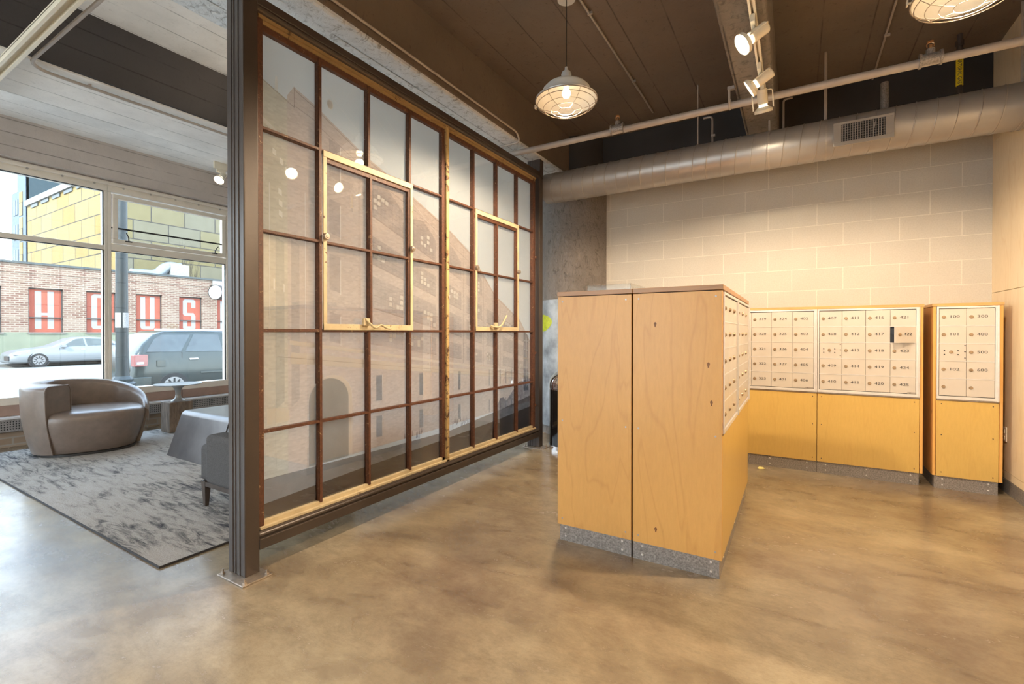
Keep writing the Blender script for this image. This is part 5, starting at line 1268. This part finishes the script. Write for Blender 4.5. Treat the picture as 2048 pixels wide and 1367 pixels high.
# ---- cars
def car(name, label, X, y0, spec, mats):
    """side facing +x lies at X; nose/tail order given by spec along +y"""
    t = root(name, label, 'car', (X - spec['w'] / 2, y0 + spec['len'] / 2, ZS)); W = spec['w'] / 2; xc = X - W
    body, glassm = mats
    bm = B(); rows = []
    for (dy, zlo, zbelt, ztop_, wf, tf) in spec['st']:
        y = y0 + dy; h = []
        w = W * wf; wt = W * tf
        for sx in (1, -1):
            q = [(w * 0.90, zlo), (w * 0.985, zlo + 0.10), (w, zlo + (zbelt - zlo) * 0.55), (w * 0.975, zbelt), (wt, ztop_ - 0.05), (wt * 0.93, ztop_ - 0.012), (wt * 0.5, ztop_)]
            h.append([(sx * a, z) for a, z in q])
        ring = h[0] + list(reversed(h[1]))
        rows.append([bm.verts.new((xc + a, y, ZS + z)) for a, z in ring])
    for a, c in zip(rows, rows[1:]):
        for i in range(len(a)): bm.faces.new((a[i], a[(i + 1) % len(a)], c[(i + 1) % len(a)], c[i]))
    bm.faces.new(rows[0]); bm.faces.new(rows[-1]); bd = obj('body', bm, body, t, smooth='all')
    def side_x(z, zbelt, zt, wf, tf):
        k = (z - zbelt) / max(0.01, (zt - 0.05 - zbelt)); return W * (0.975 * wf * (1 - k) + tf * k) + 0.012
    for nm, pts, mt in spec['glass']:
        bm = B()
        def SP(p, off=0.0):
            y, z = p; 
            k = max(0, (z - spec['belt']) / (spec['top'] - 0.05 - spec['belt'])); return (xc + W * (0.975 * (1 - k) + spec['tf'] * k) + 0.010 + off, y0 + y, ZS + z)
        A = [bm.verts.new(SP(p)) for p in pts]; D = [bm.verts.new(SP(p, -0.02)) for p in pts]
        for i in range(len(pts)): bm.faces.new((A[i], A[(i + 1) % len(pts)], D[(i + 1) % len(pts)], D[i]))
        bm.faces.new(A); bm.faces.new(D); obj(nm, bm, mt, t)
    for (wy, r) in spec['wheels']:
        for sx in (1, -1):
            xo_ = X - 0.02 if sx > 0 else X - 2 * W + 0.02
            bm = B(); cyl(bm, (xo_ - sx * 0.006, y0 + wy, ZS + r), (xo_ - sx * 0.0, y0 + wy, ZS + r), r * 1.17, seg=32); obj('wheel_arch', bm, 'tyre', t)
            bm = B(); cyl(bm, (xo_ - sx * 0.20, y0 + wy, ZS + r), (xo_ + sx * 0.02, y0 + wy, ZS + r), r, seg=32); wh = obj('wheel', bm, 'tyre', t, bevel=0.02)
            bm = B(); cyl(bm, (xo_ + sx * 0.02, y0 + wy, ZS + r), (xo_ + sx * 0.026, y0 + wy, ZS + r), r * 0.68, seg=28); obj('hub_cap', bm, 'wheel_alloy', wh)
            bm = B()
            for k in range(10):
                a = 2 * PI * k / 10 + .3; M_ = Matrix.Translation((0, y0 + wy, ZS + r)) @ Matrix.Rotation(a, 4, 'X')
                box(bm, xo_ + sx * 0.027, xo_ + sx * 0.030, r * 0.26, r * 0.60, -r * 0.07, r * 0.05, M=M_)
            obj('rim_slots', bm, 'tyre', wh)
    for nm, q, mt in spec['bits']:
        bm = B(); box(bm, *(X + q[0], X + q[1], y0 + q[2], y0 + q[3], ZS + q[4], ZS + q[5])); obj(nm, bm, mt, t, bevel=min(0.02, abs(q[5] - q[4]) * .3))
    return t
sedan = dict(w=1.82, len=4.85, belt=0.92, top=1.45, tf=0.66, wheels=[(1.02, 0.335), (3.80, 0.335)],
    st=[(0.00, .28, .50, .58, .55, .50), (0.10, .22, .62, .70, .80, .74), (0.35, .20, .72, .80, .93, .85), (0.9, .20, .84, .90, 1.0, .88), (1.45, .20, .90, .97, 1.0, .85), (1.60, .20, .91, 1.03, 1.0, .80),
        (2.25, .20, .93, 1.36, 1.0, .68), (2.6, .20, .93, 1.44, 1.0, .66), (3.1, .20, .94, 1.45, 1.0, .66), (3.6, .20, .95, 1.39, 1.0, .66), (4.2, .20, .97, 1.14, .99, .76), (4.45, .20, .95, 1.08, .97, .82), (4.75, .24, .85, 1.02, .88, .80), (4.85, .30, .70, .88, .78, .72)],
    glass=[('front_door_glass', [(1.85, .97), (2.75, .97), (2.72, 1.37), (2.42, 1.33)], 'car_glass_pale'), ('rear_door_glass', [(2.83, .98), (3.58, 1.0), (3.50, 1.33), (2.80, 1.37)], 'car_glass_pale'), ('quarter_glass', [(3.64, 1.0), (4.0, 1.03), (3.66, 1.27)], 'car_glass'),
           ('door_seam', [(2.775, .30), (2.79, .30), (2.79, .95), (2.775, .95)], 'sign_bar'), ('door_seam', [(1.75, .32), (1.762, .32), (1.762, .90), (1.75, .90)], 'sign_bar')],
    bits=[('head_lamp', (-0.42, -0.07, 0.16, 0.55, .60, .70), 'head_clear'), ('indicator', (-0.075, -0.045, 0.60, 0.80, .70, .745), 'indicator_amber'), ('tail_lamp', (-0.16, -0.03, 4.50, 4.76, .76, .88), 'tail_red'), ('wing_mirror', (-0.02, 0.16, 1.80, 1.98, .93, 1.06), 'car_silver'),
          ('grille', (-0.75, -0.22, -0.005, 0.06, .34, .56), 'sign_bar'), ('door_handle', (-0.002, 0.02, 2.55, 2.72, .80, .83), 'chrome'), ('door_handle', (-0.002, 0.02, 3.48, 3.65, .82, .85), 'chrome')])
car('silver_sedan', 'silver sedan parked across the street, nose to the left', -31.0, 6.50, sedan, ('car_silver', 'car_glass'))
suv = dict(w=1.80, len=4.6, belt=1.16, top=1.71, tf=0.76, wheels=[(0.86, 0.345), (3.50, 0.345)],
    st=[(0.00, .42, .66, .74, .80, .78), (0.05, .34, .74, .86, .90, .84), (0.14, .30, 1.10, 1.18, .97, .84), (0.30, .26, 1.16, 1.40, .99, .78), (0.52, .26, 1.16, 1.62, 1.0, .76), (0.75, .26, 1.16, 1.70, 1.0, .76), (1.6, .26, 1.15, 1.71, 1.0, .76),
        (2.4, .26, 1.12, 1.69, 1.0, .76), (2.9, .26, 1.08, 1.55, 1.0, .76), (3.4, .26, 1.04, 1.14, 1.0, .84), (4.1, .26, .92, 1.02, .97, .86), (4.5, .30, .70, .80, .85, .75), (4.6, .36, .55, .62, .75, .70)],
    glass=[('quarter_glass', [(0.30, 1.20), (1.02, 1.19), (1.30, 1.60), (0.66, 1.60), (0.50, 1.50)], 'car_glass'), ('rear_door_glass', [(1.12, 1.19), (2.00, 1.17), (1.98, 1.60), (1.38, 1.61)], 'car_glass'), ('front_door_glass', [(2.10, 1.17), (3.0, 1.13), (2.6, 1.52), (2.08, 1.60)], 'car_glass'),
           ('door_seam', [(1.02, .62), (1.032, .62), (1.05, 1.17), (1.035, 1.17)], 'sign_bar'), ('door_seam', [(2.04, .32), (2.052, .32), (2.052, 1.15), (2.04, 1.15)], 'sign_bar')],
    bits=[('tail_lamp', (-0.20, -0.015, 0.06, 0.34, .86, 1.14), 'tail_red'), ('rear_lens', (-0.20, -0.010, 0.10, 0.26, .90, .98), 'head_clear'), ('roof_rail', (-0.26, -0.22, 0.55, 2.3, 1.70, 1.745), 'aluminium'), ('door_handle', (-0.002, 0.022, 1.20, 1.40, .98, 1.02), 'aluminium'), ('door_trim', (-0.002, 0.014, 1.45, 3.0, .62, .67), 'car_grey_green'),
          ('bumper_corner', (-0.5, 0.0, -0.04, 0.40, .36, .62), 'car_grey_green'), ('fuel_flap', (-0.002, 0.010, 0.50, 0.68, .84, 1.00), 'car_grey_green')])
car('grey_suv', 'dark grey-green sport utility vehicle parked at the near kerb, tail to the left', -12.95, 4.66, suv, ('car_grey_green', 'car_glass'))
